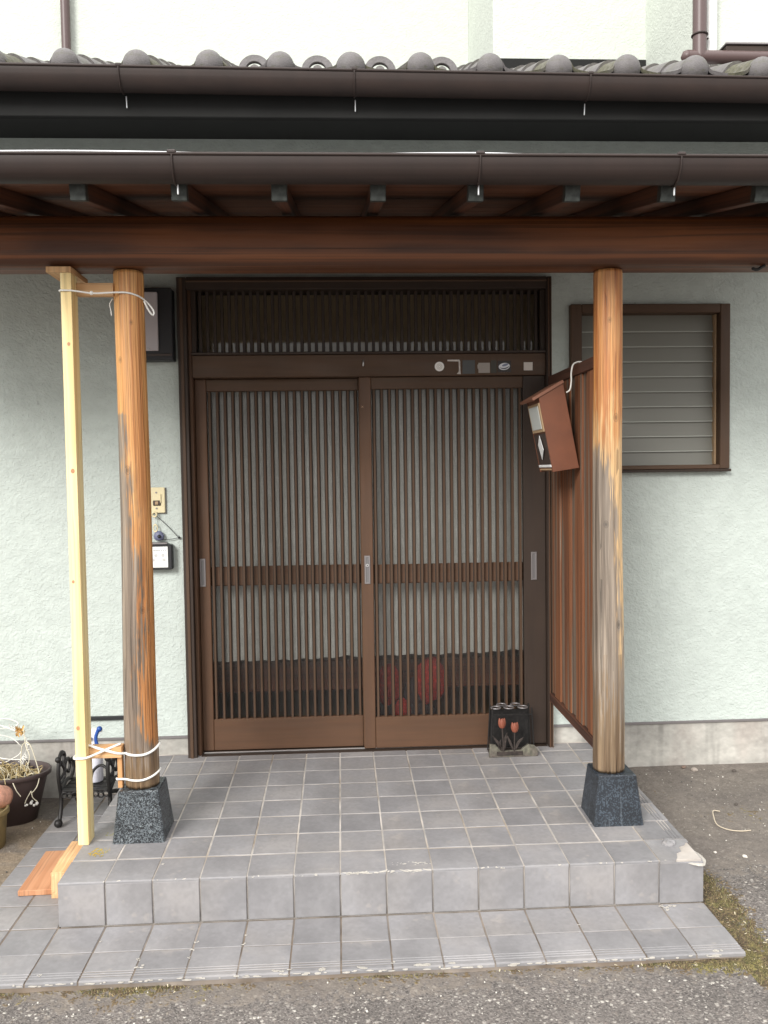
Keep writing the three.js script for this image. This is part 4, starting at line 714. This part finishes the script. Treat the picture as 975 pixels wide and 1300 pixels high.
// ------------------------------------------------------------------ things on the wall left of the door
{
  const l = thing('wall_lamp', 'square wall lamp with pale panel in a dark frame behind the left post', 'lamp', [0.08, 1.79, WZ]);
  B(l, 'frame', [0.012, 0.205], [1.788, 2.10], [WZ + 0.0005, WZ + 0.075], M.black, 0.004); B(l, 'panel', [0.03, 0.146], [1.828, 2.080], [WZ + 0.0755, WZ + 0.088], M.lampPanel, 0.003);
  B(l, 'frame_lip', [0.015, 0.202], [1.806, 1.816], [WZ + 0.0755, WZ + 0.082], M.darkBrown, 0.001, 'x'); add(l, 'screw', new THREE.SphereGeometry(0.004, 10, 8), M.silver, [0.105, 1.836, WZ + 0.0885]);
  const d = thing('doorbell_plate', 'cream doorbell plate with a brown button on the stucco beside the door frame', 'doorbell', [0.108, 1.12, WZ]);
  B(d, 'backing', [0.070, 0.1455], [1.1195, 1.2345], [WZ + 0.0005, WZ + 0.008], M.pewter, 0.001); B(d, 'plate', [0.068, 0.1425], [1.122, 1.236], [WZ + 0.0082, WZ + 0.015], M.cream, 0.003);
  B(d, 'button_rim', [0.090, 0.124], [1.155, 1.178], [WZ + 0.0152, WZ + 0.019], M.darkBrown, 0.002); B(d, 'button', [0.1, 0.114], [1.159, 1.174], [WZ + 0.0192, WZ + 0.023], M.tan, 0.002); B(d, 'bracket', [0.121, 0.1255], [1.168, 1.207], [WZ + 0.0152, WZ + 0.02], M.cream, 0.001);
  for (const y of [1.213, 1.143]) { const c = new THREE.CylinderGeometry(0.004, 0.004, 0.003, 12); c.rotateX(Math.PI / 2); add(d, 'screw', c, M.pewter, [0.105, y, WZ + 0.0162]); }
  const b = thing('hanging_charm', 'small blue-grey charm hanging on a pale ring under the doorbell plate', 'charm', [0.1, 1.03, WZ]);
  add(b, 'hook', new THREE.TorusGeometry(0.010, 0.004, 8, 18), M.cream, [0.095, 1.116, WZ + 0.02]);
  add(b, 'string', capTube([[0.095, 1.107, WZ + 0.02], [0.094, 1.085, WZ + 0.018], [0.096, 1.068, WZ + 0.018]], 0.0016, 8, 6), M.rope);
  add(b, 'ring', new THREE.TorusGeometry(0.012, 0.0028, 8, 20).scale(0.75, 1.3, 1), M.cream, [0.098, 1.055, WZ + 0.018]);
  add(b, 'body', (() => { const g = new THREE.LatheGeometry([[0, 0.022], [0.008, 0.022], [0.018, 0.014], [0.024, 0.0], [0.02, -0.014], [0.011, -0.02], [0, -0.021]].map(([x, y]) => new THREE.Vector2(x, y)), 24); g.scale(1, 1, 0.6); return g; })(), std({ color: lin(0.13, 0.14, 0.22), roughness: 0.5 }), [0.112, 1.020, WZ + 0.016]);
  add(b, 'clapper', new THREE.SphereGeometry(0.008, 12, 10), M.black, [0.116, 1.019, WZ + 0.03]);
  const cd = thing('cord', 'thin dark cord running from the doorbell hook to a nail beside the door frame', 'cord', [0.15, 1.06, WZ]);
  add(cd, 'line', tube([[0.101, 1.112, WZ + 0.016], [0.15, 1.064, WZ + 0.012], [0.196, 1.013, WZ + 0.012]], 0.0016, 12, 6), M.black); add(cd, 'nail', new THREE.SphereGeometry(0.006, 10, 8), M.black, [0.199, 1.011, WZ + 0.009]); add(cd, 'line', tube([[0.196, 1.010, WZ + 0.012], [0.16, 1.004, WZ + 0.012], [0.10, 1.0005, WZ + 0.016]], 0.0014, 12, 6), M.black);
  const s = thing('name_sign', 'small white lettered sign in a black box frame under the doorbell', 'sign', [0.1, 0.87, WZ]);
  B(s, 'case', [0.02, 0.172], [0.872, 0.982], [WZ + 0.0005, WZ + 0.042], M.black, 0.003); B(s, 'top_bar', [0.02, 0.150], [0.9825, 0.992], [WZ + 0.006, WZ + 0.03], M.pewter, 0.002, 'x');
  const sg = new THREE.PlaneGeometry(0.124, 0.092);
  add(s, 'face', sg, std({ map: canvasTex(372, 276, (c) => {
    c.fillStyle = '#efefec'; c.fillRect(0, 0, 372, 276); c.fillStyle = '#6e6e72'; c.font = '30px sans-serif';
    const kanji = (x, y, w, n) => { c.lineWidth = Math.max(2, w / 11); c.strokeStyle = n ? '#5a5a60' : '#333338'; c.strokeRect(x, y, w, w * 0.8); c.beginPath(); c.moveTo(x + w / 2, y - w * 0.15); c.lineTo(x + w / 2, y + w); c.moveTo(x - 2, y + w * 0.4); c.lineTo(x + w + 2, y + w * 0.4); c.stroke(); };
    for (let i = 0; i < 7; i++) kanji(186 + i * 25, 44, i < 3 ? 18 : 11, i > 2); kanji(200, 104, 34); kanji(292, 102, 34); kanji(304, 162, 34); kanji(168, 166, 30, 1);
  }), roughness: 0.4 }), [0.092, 0.928, WZ + 0.0426]);
}

// ------------------------------------------------------------------ umbrella stand with tulips by the door
{
  const y0 = 0.0235, zc = -1.03, t = thing('umbrella_stand', 'small cast iron umbrella stand with two orange tulips beside the door jamb', 'umbrella stand', [1.66, y0, zc]);
  const zf = -1.0, zb = -1.068, L0 = 1.562, R0 = 1.764, L1 = 1.578, R1 = 1.752, yt = 0.238;
  const basin = extrude([[L0, y0], [R0 + 0.008, y0], [R0 + 0.012, y0 + 0.02], [R0 - 0.004, y0 + 0.045], [R0 - 0.03, y0 + 0.05], [1.70, y0 + 0.025], [1.61, y0 + 0.022], [1.588, y0 + 0.05], [L0 + 0.004, y0 + 0.055]], 0.012, 0.003);
  basin.translate(0, 0, zf); add(t, 'base_front', boxUV(basin.clone(), 'x'), std({ map: tex(128, 128, (u, v) => { const k = 0.7 + 0.6 * fbm(u, v, 9, 9, 4, 651); return mix3([104 * k, 104 * k, 88 * k], [86 * k, 76 * k, 72 * k], fbm(u, v, 4, 4, 3, 655)); }, true, 0.1), roughness: 0.7 }));
  B(t, 'tray', [L0 + 0.003, R0 + 0.006], [y0, y0 + 0.014], [zb, zf - 0.004], M.ironBrown, 0.003);
  B(t, 'back_plate', [1.574, 1.756], [y0 + 0.0142, 0.214], [zb - 0.004, zb - 0.001], M.iron, 0.001);
  B(t, 'base_bar', [1.592, 1.708], [y0 + 0.008, y0 + 0.026], [zf + 0.0155, zf + 0.021], M.ironBrown, 0.003, 'x');
  for (const [a, b, z] of [[L0 + 0.004, L1, zf + 0.003], [R0 - 0.002, R1, zf + 0.003], [L0 + 0.004, L1, zb + 0.003], [R0 - 0.002, R1, zb + 0.003]]) add(t, 'leg', capTube([[a, y0 + 0.01, z], [(a + b) / 2, (y0 + yt) / 2, z], [b, yt, z]], 0.0032, 6, 7), M.iron);
  const ring = new THREE.TorusGeometry(0.021, 0.0032, 8, 24).rotateX(Math.PI / 2);
  for (const [x, z] of [[1.595, zf - 0.012], [1.652, zf - 0.012], [1.715, zf - 0.012], [1.628, zb + 0.012], [1.690, zb + 0.012]]) add(t, 'ring', ring, M.pewter, [x, yt, z]);
  B(t, 'top_bar', [L1, R1], [yt - 0.004, yt + 0.002], [-1.038, -1.032], M.iron, 0.001, 'x');
  B(t, 'crossbar', [L1 - 0.002, R1 + 0.002], [0.205, 0.212], [zf + 0.001, zf + 0.006], M.iron, 0.001, 'x');
  const stem = (pts, r) => add(t, 'stem', capTube(pts, r, 14, 7), M.ironBrown);
  stem([[1.624, y0 + 0.02, zf + 0.012], [1.622, 0.09, zf + 0.012], [1.618, 0.15, zf + 0.012]], 0.004); stem([[1.672, y0 + 0.02, zf + 0.012], [1.672, 0.08, zf + 0.012], [1.673, 0.132, zf + 0.012]], 0.0035);
  const leaf = (pts, w) => { const s = new THREE.CatmullRomCurve3(pts.map((q) => V(...q))), a = s.getPoints(8), outl = [], n = a.length; for (let i = 0; i < n; i++) { const k = w * Math.sin(Math.PI * (0.12 + 0.86 * i / (n - 1))), tg = s.getTangent(i / (n - 1)); outl.push([a[i].x - tg.y * k, a[i].y + tg.x * k]); } for (let i = n - 1; i >= 0; i--) { const k = w * Math.sin(Math.PI * (0.12 + 0.86 * i / (n - 1))), tg = s.getTangent(i / (n - 1)); outl.push([a[i].x + tg.y * k, a[i].y - tg.x * k]); } const g = extrude(outl, 0.003, 0.0008); g.translate(0, 0, zf + 0.008); add(t, 'leaf', boxUV(g, 'y'), M.ironBrown); };
  leaf([[1.618, 0.045, 0], [1.600, 0.085, 0], [1.575, 0.118, 0]], 0.0055); leaf([[1.622, 0.04, 0], [1.628, 0.09, 0], [1.640, 0.13, 0]], 0.007); leaf([[1.668, 0.05, 0], [1.652, 0.09, 0], [1.636, 0.125, 0]], 0.0045); leaf([[1.675, 0.05, 0], [1.690, 0.085, 0], [1.713, 0.108, 0]], 0.0055); leaf([[1.61, 0.04, 0], [1.606, 0.07, 0], [1.612, 0.10, 0]], 0.006);
  M.tulip = std({ map: tex(128, 128, (u, v) => { const k = 0.78 + 0.4 * fbm(u, v, 8, 5, 4, 661); return mix3([126 * k, 62 * k, 44 * k], [150 * k, 100 * k, 76 * k], clamp((fbm(u, v, 6, 3, 3, 665) - 0.45) * 3)); }, true, 0.05), roughness: 0.6 });
  for (const [x, y] of [[1.617, 0.175], [1.674, 0.155]]) for (const [dx, w, ry] of [[-0.008, 0.010, -0.4], [0.008, 0.010, 0.4], [0, 0.012, 0]]) { const g = new THREE.SphereGeometry(1, 14, 12); g.scale(w, 0.023, 0.007); const p = g.attributes.position; for (let i = 0; i < p.count; i++) if (p.getY(i) > 0) p.setX(i, p.getX(i) * (1 - 0.35 * p.getY(i) / 0.023)); g.computeVertexNormals(); add(t, 'petal', g, M.tulip, [x + dx, y, zf + 0.013 + (dx ? 0 : 0.004)], [0, ry, -dx * 18]); }
}

// ------------------------------------------------------------------ left corner: bench, bottle, pots, dry plants
{
  const g0 = -0.145, t = thing('garden_bench', 'miniature black cast iron bench with scrolled ends against the wall behind the prop', 'bench', [-0.15, g0, -0.93]);
  for (const x of [-0.255, -0.055]) {
    const end = add(t, 'scroll_end', capTube([[x, g0 + 0.006, -0.80], [x, -0.10, -0.825], [x, -0.04, -0.84], [x, 0.0, -0.83], [x, 0.05, -0.815], [x, 0.115, -0.825], [x, 0.145, -0.86], [x, 0.125, -0.895], [x, 0.09, -0.875], [x, 0.105, -0.85]], 0.0085, 60, 8), M.iron);
    add(end, 'leg', capTube([[x, -0.02, -0.84], [x, -0.05, -0.93], [x, -0.09, -1.02], [x, g0 + 0.006, -1.06]], 0.009, 24, 8), M.iron); add(end, 'foot', new THREE.SphereGeometry(0.017, 14, 10), M.iron, [x, g0 + 0.016, -0.795]);
    add(end, 'scroll', capTube([[x, 0.02, -0.835], [x, 0.03, -0.885], [x, 0.075, -0.90], [x, 0.095, -0.94], [x, 0.065, -0.965], [x, 0.035, -0.945], [x, 0.05, -0.92]], 0.0065, 36, 7), M.iron); add(end, 'scroll', capTube([[x, -0.01, -0.85], [x, 0.01, -0.92], [x, 0.0, -0.98], [x, 0.03, -1.01], [x, 0.07, -1.005], [x, 0.075, -0.98]], 0.008, 36, 7), M.iron);
    add(end, 'scroll', capTube([[x, 0.04, -0.83], [x + 0.012, 0.07, -0.855], [x, 0.10, -0.845], [x - 0.01, 0.07, -0.835]], 0.0055, 24, 7), M.iron); add(end, 'knob', new THREE.SphereGeometry(0.013, 12, 8), M.iron, [x, 0.128, -0.818]);
  }
  for (let i = 0; i < 4; i++) B(t, 'seat_slat', [-0.250, -0.060], [-0.016, -0.004], [-0.985 + i * 0.042, -0.953 + i * 0.042], M.iron, 0.002, 'x');
  add(t, 'arm_hoop', tube([[-0.14, 0.0, -0.86], [-0.13, 0.06, -0.87], [-0.10, 0.08, -0.88], [-0.07, 0.06, -0.87], [-0.062, 0.0, -0.86]], 0.006, 24, 7), M.iron);
  for (let i = 0; i < 9; i++) { const x = -0.235 + i * 0.021; add(t, 'seat_scroll', new THREE.TorusGeometry(0.011, 0.0035, 6, 14), M.iron, [x, -0.021 - (i % 2) * 0.004, -0.822]); }
  const ws = thing('dark_strip', 'thin dark horizontal strip on the stucco between prop and lashed post', 'strip', [-0.12, 0.195, WZ]); B(ws, 'strip', [-0.236, -0.01], [0.196, 0.213], [WZ + 0.0005, WZ + 0.016], M.black, 0.003, 'x'); B(ws, 'end_cap', [-0.242, -0.2365], [0.194, 0.215], [WZ + 0.0005, WZ + 0.018], M.black, 0.001);
  const b = thing('spray_bottle', 'white spray bottle with a blue trigger standing on the miniature bench', 'spray bottle', [-0.145, -0.004, -0.93]);
  add(b, 'body', new THREE.LatheGeometry([[0, 0], [0.033, 0], [0.036, 0.006], [0.036, 0.10], [0.030, 0.135], [0.015, 0.155], [0.014, 0.17], [0, 0.17]].map(([x, y]) => new THREE.Vector2(x, y)), 28), std({ color: lin(0.74, 0.74, 0.82), roughness: 0.4 }), [-0.142, -0.0035, -0.93]);
  const blue = std({ color: lin(0.02, 0.075, 0.3), roughness: 0.35 });
  add(b, 'collar', new THREE.CylinderGeometry(0.017, 0.018, 0.022, 20), M.white, [-0.142, 0.172, -0.93]); const hd = add(b, 'head', boxUV(extrude([[-0.024, 0.0], [0.012, 0], [0.012, 0.012], [0.034, 0.024], [0.034, 0.036], [-0.02, 0.036], [-0.028, 0.022]], 0.02, 0.002), 'y'), M.white, [-0.142, 0.183, -0.94]);
  add(b, 'trigger', capTube([[-0.120, 0.215, -0.918], [-0.128, 0.19, -0.916], [-0.126, 0.165, -0.914], [-0.114, 0.14, -0.914]], 0.0075, 20, 8), blue); add(b, 'nozzle', new THREE.SphereGeometry(0.012, 12, 10), blue, [-0.113, 0.222, -0.918]); add(b, 'nozzle', new THREE.SphereGeometry(0.009, 12, 10), blue, [-0.150, 0.183, -0.908]);
  // planters
  const soil = std({ map: tex(128, 128, (u, v) => { const k = 0.5 + fbm(u, v, 20, 20, 4, 671); return [92 * k, 74 * k, 50 * k]; }, true, 0.15), roughness: 1, bumpMap: M.asphaltBump, bumpScale: 0.006 });
  const p = thing('planter', 'dark brown oval planter with dry stems against the foundation', 'planter', [-0.52, -0.157, -0.93]);
  const plastic = std({ color: lin(0.055, 0.036, 0.034), roughness: 0.5 });
  const pot = (R, prof, sx, sz) => { const g = new THREE.LatheGeometry(prof.map(([x, y]) => new THREE.Vector2(x * R, y)), 40); g.scale(sx, 1, sz); return g; };
  add(p, 'body', pot(1, [[0, 0], [0.128, 0], [0.172, 0.19], [0.185, 0.193], [0.187, 0.21], [0.178, 0.212], [0.168, 0.19], [0.16, 0.165], [0, 0.165]], 1.1, 0.72), plastic, [-0.53, -0.157, -0.93]);
  add(p, 'soil', new THREE.CircleGeometry(0.158, 32).rotateX(-Math.PI / 2).scale(1.1, 1, 0.72), soil, [-0.53, 0.022, -0.93]);
  const pc = thing('planter', 'olive-grey clay pot in front of the brown planter', 'planter', [-0.50, -0.157, -0.66]);
  add(pc, 'body', pot(1, [[0, 0], [0.085, 0], [0.095, 0.13], [0.104, 0.132], [0.104, 0.152], [0.094, 0.152], [0.088, 0.12], [0, 0.12]], 1, 1), std({ map: tex(128, 128, (u, v) => { const k = 0.8 + 0.4 * fbm(u, v, 5, 7, 4, 681); return [128 * k, 112 * k, 76 * k]; }, true, 0.3), roughness: 0.85 }), [-0.505, -0.157, -0.655]);
  const pt = thing('terracotta_ornament', 'pinkish terracotta cup lying tilted between the two planters', 'ornament', [-0.45, 0.0, -0.76]);
  add(pt, 'cup', pot(1, [[0, 0], [0.034, 0.004], [0.042, 0.02], [0.046, 0.06], [0.041, 0.06], [0.037, 0.025], [0, 0.018]], 1, 1), std({ map: tex(128, 128, (u, v) => { const k = 0.82 + 0.36 * fbm(u, v, 6, 6, 4, 691); return [190 * k, 142 * k, 122 * k]; }, true, 0.2), roughness: 0.85 }), [-0.425, 0.012, -0.735], [1.0, 0.2, 0.7]);
  add(pt, 'lip', new THREE.TorusGeometry(0.034, 0.014, 10, 24), std({ color: lin(0.5, 0.29, 0.22), roughness: 0.85 }), [-0.462, 0.01, -0.70], [1.0, 0.2, 0]);
  const stemM = std({ color: lin(0.42, 0.33, 0.17), roughness: 0.9 }), palest = std({ color: lin(0.6, 0.55, 0.42), roughness: 0.9 }), litter = std({ color: lin(0.3, 0.22, 0.1), roughness: 1, side: THREE.DoubleSide });
  const dp = thing('dry_plant', 'withered straw-coloured plant drooping over the brown planter', 'plant', [-0.5, 0.02, -0.92]);
  for (let i = 0; i < 60; i++) { const a = rr(-0.4, 3.5), r = rr(0.05, 0.13), x0 = -0.53 + rr(-0.08, 0.1), z0 = -0.92 + rr(-0.05, 0.06); add(dp, 'stem', tube([[x0, 0.02, z0], [x0 + Math.cos(a) * r * 0.5, 0.05 + rr(0, 0.05), z0 + Math.sin(a) * r * 0.4], [x0 + Math.cos(a) * r, 0.05 + rr(-0.01, 0.03), z0 + Math.sin(a) * r * 0.7]], rr(0.0008, 0.0018), 10, 5), i % 3 ? stemM : palest); }
  for (const q of [[[-0.44, 0.03, -0.90], [-0.44, 0.16, -0.94], [-0.415, 0.17, -0.93], [-0.375, 0.10, -0.90], [-0.352, 0.04, -0.87], [-0.36, 0.0, -0.85], [-0.38, -0.02, -0.85]], [[-0.42, 0.03, -0.88], [-0.40, 0.12, -0.9], [-0.42, 0.155, -0.92], [-0.45, 0.21, -0.98]], [[-0.38, -0.01, -0.85], [-0.37, -0.035, -0.84], [-0.35, -0.05, -0.835]], [[-0.38, -0.01, -0.85], [-0.395, -0.04, -0.835], [-0.40, -0.055, -0.83]], [[-0.5, 0.04, -0.85], [-0.45, 0.05, -0.82], [-0.42, 0.01, -0.80], [-0.40, -0.01, -0.79]]]) add(dp, 'stem', tube(q, 0.0019, 24, 6), palest);
  for (let i = 0; i < 8; i++) add(dp, 'flower', new THREE.IcosahedronGeometry(rr(0.004, 0.007), 1), M.wireWhite, [-0.375 + rr(-0.03, 0.03), -0.055 + rr(-0.012, 0.01), -0.832 + rr(-0.01, 0.01)]);
  const lf = new THREE.PlaneGeometry(0.012, 0.03, 1, 2); for (let i = 0; i < 150; i++) { const a = rnd() * 6.28, r = Math.sqrt(rnd()) * 0.16; const m = add(dp, 'dead_leaf', lf, i % 2 ? litter : stemM, [-0.53 + Math.cos(a) * r * 1.05, 0.03 + rr(0, 0.02), -0.93 + Math.sin(a) * r * 0.68], [rr(-1.9, -1.2), rr(-1, 1), rr(0, 6)]); m.scale.setScalar(rr(0.6, 1.3)); }
  const wr = thing('wire_wreath', 'white thorny wire wreath with a dried yellow flower leaning on the wall above the planter', 'wreath', [-0.57, 0.03, -1.05]);
  const loop = (cx, cy, cz, rx, ry, r) => { const q = []; for (let i = 0; i < 14; i++) { const a = i / 14 * 6.283; q.push([cx + Math.cos(a) * rx, cy + Math.sin(a) * ry + rr(-0.006, 0.006), cz + rr(-0.008, 0.008)]); } return tube(q, r, 60, 6, true); };
  add(wr, 'wire', loop(-0.60, 0.115, -1.06, 0.135, 0.095, 0.0026), M.wireWhite); add(wr, 'wire', loop(-0.59, 0.11, -1.045, 0.105, 0.062, 0.0022), M.wireWhite); add(wr, 'wire', loop(-0.565, 0.055, -1.0, 0.10, 0.028, 0.0022), M.wireWhite); add(wr, 'wire', loop(-0.585, 0.20, -1.10, 0.07, 0.02, 0.0025), M.wireWhite);
  for (let i = 0; i < 34; i++) { const a = rr(-2.3, 1.2), x = -0.60 + Math.cos(a) * 0.133, y = 0.115 + Math.sin(a) * 0.094, b2 = a + rr(-0.8, 0.8); add(wr, 'thorn', tube([[x, y, -1.055], [x + Math.cos(b2) * 0.012, y + Math.sin(b2) * 0.012, -1.05 + rr(-0.01, 0.01)], [x + Math.cos(b2) * 0.022, y + Math.sin(b2) * 0.02, -1.045 + rr(-0.012, 0.012)]], 0.0018, 4, 5), M.wireWhite); }
  const yel = std({ color: lin(0.66, 0.42, 0.16), roughness: 0.9 }); for (let i = 0; i < 22; i++) { const m = add(wr, 'petal', lf, yel, [-0.475 + rr(-0.014, 0.014), 0.195 + rr(-0.014, 0.016), -1.0 + rr(-0.014, 0.014)], [rr(-1, 1), rr(-1.5, 1.5), rr(0, 6)]); m.scale.setScalar(rr(0.5, 0.95)); } yel.side = THREE.DoubleSide;
}

// ------------------------------------------------------------------ inside the hall, seen through the lattice glass
{
  const c = thing('curtain', 'pale curtain hanging inside the hall behind the lattice door glass', 'curtain', [1.06, 0.44, -1.28]);
  const mk = (x0, x1, y0) => { const nx = 120, g = new THREE.PlaneGeometry(x1 - x0, 1.7 - y0, nx, 8), p = g.attributes.position; for (let i = 0; i < p.count; i++) { const x = p.getX(i), y = p.getY(i); p.setZ(i, 0.010 * Math.sin(x * 62 + 0.7 * Math.sin(x * 9)) * (0.7 + 0.3 * (0.6 - y)) + 0.004 * Math.sin(x * 131)); if (y < -(1.7 - y0) / 2 + 0.02) p.setY(i, y + 0.05 * (fbm(x * 0.4 + 1, 0.3, 9, 9, 4, 88) - 0.5)); } g.computeVertexNormals(); const u = g.attributes.uv; for (let i = 0; i < u.count; i++) u.setXY(i, u.getX(i) * (x1 - x0), u.getY(i) * 1.2); return add(c, 'panel', g, M.curtain, [(x0 + x1) / 2, (1.7 + y0) / 2, -1.275]); };
  mk(0.285, 1.04, 0.425); mk(1.055, 1.85, 0.435);
  B(c, 'rod', [0.27, 1.86], [1.70, 1.715], [-1.285, -1.27], M.darkBrown, 0.003, 'x');
  const b = thing('red_bundle', 'dark red bundle on the hall floor seen through the right sliding door', 'bundle', [1.2, 0, -1.36]);
  const red = std({ map: tex(64, 64, (u, v) => { const k = 0.6 + 0.8 * fbm(u, v, 5, 5, 4, 721); return [158 * k, 48 * k, 40 * k]; }, true, 0.2), roughness: 0.9 }), dk = std({ color: lin(0.03, 0.025, 0.025), roughness: 0.8 });
  const blob = (x, y, z, a, bb, cc, m) => { const g = new THREE.IcosahedronGeometry(1, 4), p = g.attributes.position; for (let i = 0; i < p.count; i++) { const v = V(0, 0, 0).fromBufferAttribute(p, i), n = 0.75 + 0.5 * fbm((v.x + 2) / 5 + z, (v.y + v.z + 3) / 7, 9, 9, 3, 77); p.setXYZ(i, v.x * a * n, v.y * bb * n, v.z * cc * n); } g.computeVertexNormals(); return add(b, 'cloth', g, m, [x, y, z]); };
  blob(1.34, 0.29, -1.34, 0.075, 0.11, 0.05, red); blob(1.14, 0.27, -1.35, 0.06, 0.10, 0.05, red); blob(1.20, 0.15, -1.31, 0.04, 0.06, 0.03, red); blob(1.22, 0.10, -1.36, 0.16, 0.11, 0.06, dk); blob(1.26, 0.2, -1.36, 0.05, 0.1, 0.04, dk);
}

// ------------------------------------------------------------------ loose things on the ground
{
  const tw = thing('twig', 'thin pale curved twig lying on the brown ground right of the porch', 'twig', [2.45, -0.13, -0.55]);
  const gy = (x, z, d = 0.004) => [x, groundY(x, z) + d, z];
  add(tw, 'stalk', capTube([gy(2.455, -0.665), gy(2.425, -0.655, 0.014), gy(2.40, -0.60, 0.016), gy(2.392, -0.545, 0.006), gy(2.42, -0.505), gy(2.46, -0.49), gy(2.50, -0.492)], 0.0022, 36, 6), std({ color: lin(0.55, 0.47, 0.36), roughness: 0.9 }));
  const pebG = [0, 1, 2].map((s) => { const g = new THREE.IcosahedronGeometry(1, 2), p = g.attributes.position; for (let i = 0; i < p.count; i++) { const v = V(0, 0, 0).fromBufferAttribute(p, i), n = 0.75 + 0.5 * fbm((v.x + 2) / 5, (v.y + v.z * 0.7 + 3 + s) / 8, 9, 9, 3, 40 + s); p.setXYZ(i, v.x * n, v.y * 0.6 * n, v.z * 0.8 * n); } g.computeVertexNormals(); return g; });
  const stoneM = [lin(0.35, 0.3, 0.26), lin(0.62, 0.58, 0.52), lin(0.09, 0.075, 0.065), lin(0.2, 0.14, 0.11)].map((c) => std({ color: c, roughness: 0.9 }));
  for (const [x, z, r, m, lb] of [[2.525, -1.085, 0.016, 0, 'grey-tan pebble lying near the foundation right of the porch'], [2.49, -1.12, 0.013, 3, 'dark brown clod beside the foundation, nearest the bleached post'], [2.70, -1.06, 0.012, 2, 'black clod near the foundation, right of the grey-tan pebble'], [2.385, -0.30, 0.009, 1, 'white pebble on the asphalt beside the broken porch corner'], [2.29, -0.34, 0.006, 1, 'tiny pale pebble between twig and broken porch corner'], [2.55, -0.72, 0.009, 2, 'small dark clod beyond the curved twig'], [2.22, -0.27, 0.008, 2, 'small dark clod touching the porch side by the broken corner']]) {
    const t = new THREE.Mesh(pebG[Math.floor(rnd() * 3)], stoneM[m]); t.name = numbered('pebble'); t.scale.setScalar(r); t.position.set(x, groundY(x, z) + r * 0.35, z); t.rotation.y = rnd() * 6; t.castShadow = t.receiveShadow = true; t.userData = { label: lb, category: 'pebble' }; scene.add(t);
  }
  // loose grit
  const onGround = (x, z) => !(x > -0.31 && x < 2.11 && z < 0.302 && z > -1.3) && z > -1.14;
  const N = 2600, gi = new THREE.InstancedMesh(pebG[0], std({ color: lin(1, 1, 1), roughness: 0.9 }), N), mtx = new THREE.Matrix4(), q = new THREE.Quaternion(), e = new THREE.Euler(), cc = new THREE.Color();
  gi.name = 'gravel'; gi.userData = { kind: 'stuff', label: 'fine loose grit scattered over the asphalt', category: 'gravel' }; let k = 0;
  while (k < N) { const x = rr(-0.8, 3.1), z = rr(-1.1, 1.0); if (!onGround(x, z)) continue; const r = 0.001 + 0.003 * Math.pow(rnd(), 3); q.setFromEuler(e.set(rnd() * 6, rnd() * 6, rnd() * 6)); mtx.compose(V(x, groundY(x, z) + r * 0.25, z), q, V(r, r, r)); gi.setMatrixAt(k, mtx); const w = rnd(); w > 0.62 ? cc.setRGB(0.55, 0.52, 0.47) : w > 0.3 ? cc.setRGB(0.24, 0.21, 0.18) : cc.setRGB(0.08, 0.075, 0.07); gi.setColorAt(k, cc); k++; }
  scene.add(gi);
  const fl = cbox(1, 0.16, 0.45, 0.05), nl = 420, li = new THREE.InstancedMesh(fl, std({ color: lin(1, 1, 1), roughness: 0.95 }), nl); li.name = 'leaf_litter'; li.userData = { kind: 'stuff', label: 'dry straw and leaf crumbs lying in the moss along the step edge', category: 'litter' };
  for (let i = 0; i < nl;) { const x = i % 5 ? rr(2.1, 2.5) : rr(0.2, 2.3), z = i % 5 ? rr(-0.5, 0.45) : rr(0.3, 0.4); if (!onGround(x, z) || mossAt(x, z) < 0.35) { if (rnd() < 0.98) continue; } if (!onGround(x, z)) continue; const r = rr(0.003, 0.011); q.setFromEuler(e.set(rr(-0.4, 0.4), rnd() * 6, rr(-0.4, 0.4))); mtx.compose(V(x, groundY(x, z) + 0.007, z), q, V(r, r * 0.6, r * 0.7)); li.setMatrixAt(i, mtx); const w = rnd(); w > 0.7 ? cc.setRGB(0.55, 0.48, 0.34) : w > 0.35 ? cc.setRGB(0.26, 0.19, 0.1) : cc.setRGB(0.1, 0.07, 0.045); li.setColorAt(i, cc); i++; }
  scene.add(li);
  // moss tufts: tiny blades where the moss patches are
  const bl = new THREE.ConeGeometry(0.0011, 0.009, 3).translate(0, 0.004, 0), mossM = std({ color: lin(1, 1, 1), roughness: 1 }), cand = [];
  for (let i = 0; i < 90000 && cand.length < 8000; i++) { const x = i % 3 ? rr(2.1, 2.55) : rr(-0.3, 2.3), z = i % 3 ? rr(-0.8, 0.5) : rr(0.3, 0.42); if (onGround(x, z) && mossAt(x, z) + rr(-0.12, 0.12) > 0.6) cand.push([x, z]); }
  const mo = new THREE.InstancedMesh(bl, mossM, cand.length); mo.name = 'moss'; mo.userData = { kind: 'stuff', label: 'yellow-green moss growing along the step edges', category: 'moss' };
  cand.forEach(([x, z], i) => { const s = rr(0.5, 1.25); q.setFromEuler(e.set(rr(-0.7, 0.7), rnd() * 6, rr(-0.7, 0.7))); mtx.compose(V(x, groundY(x, z) + 0.002, z), q, V(s, s, s)); mo.setMatrixAt(i, mtx); const w = rnd(); w > 0.72 ? cc.setRGB(0.36, 0.30, 0.16) : w > 0.4 ? cc.setRGB(0.19, 0.17, 0.07) : w > 0.2 ? cc.setRGB(0.16, 0.11, 0.07) : cc.setRGB(0.11, 0.12, 0.045); mo.setColorAt(i, cc); });
  scene.add(mo);
}

renderer.render(scene, camera);
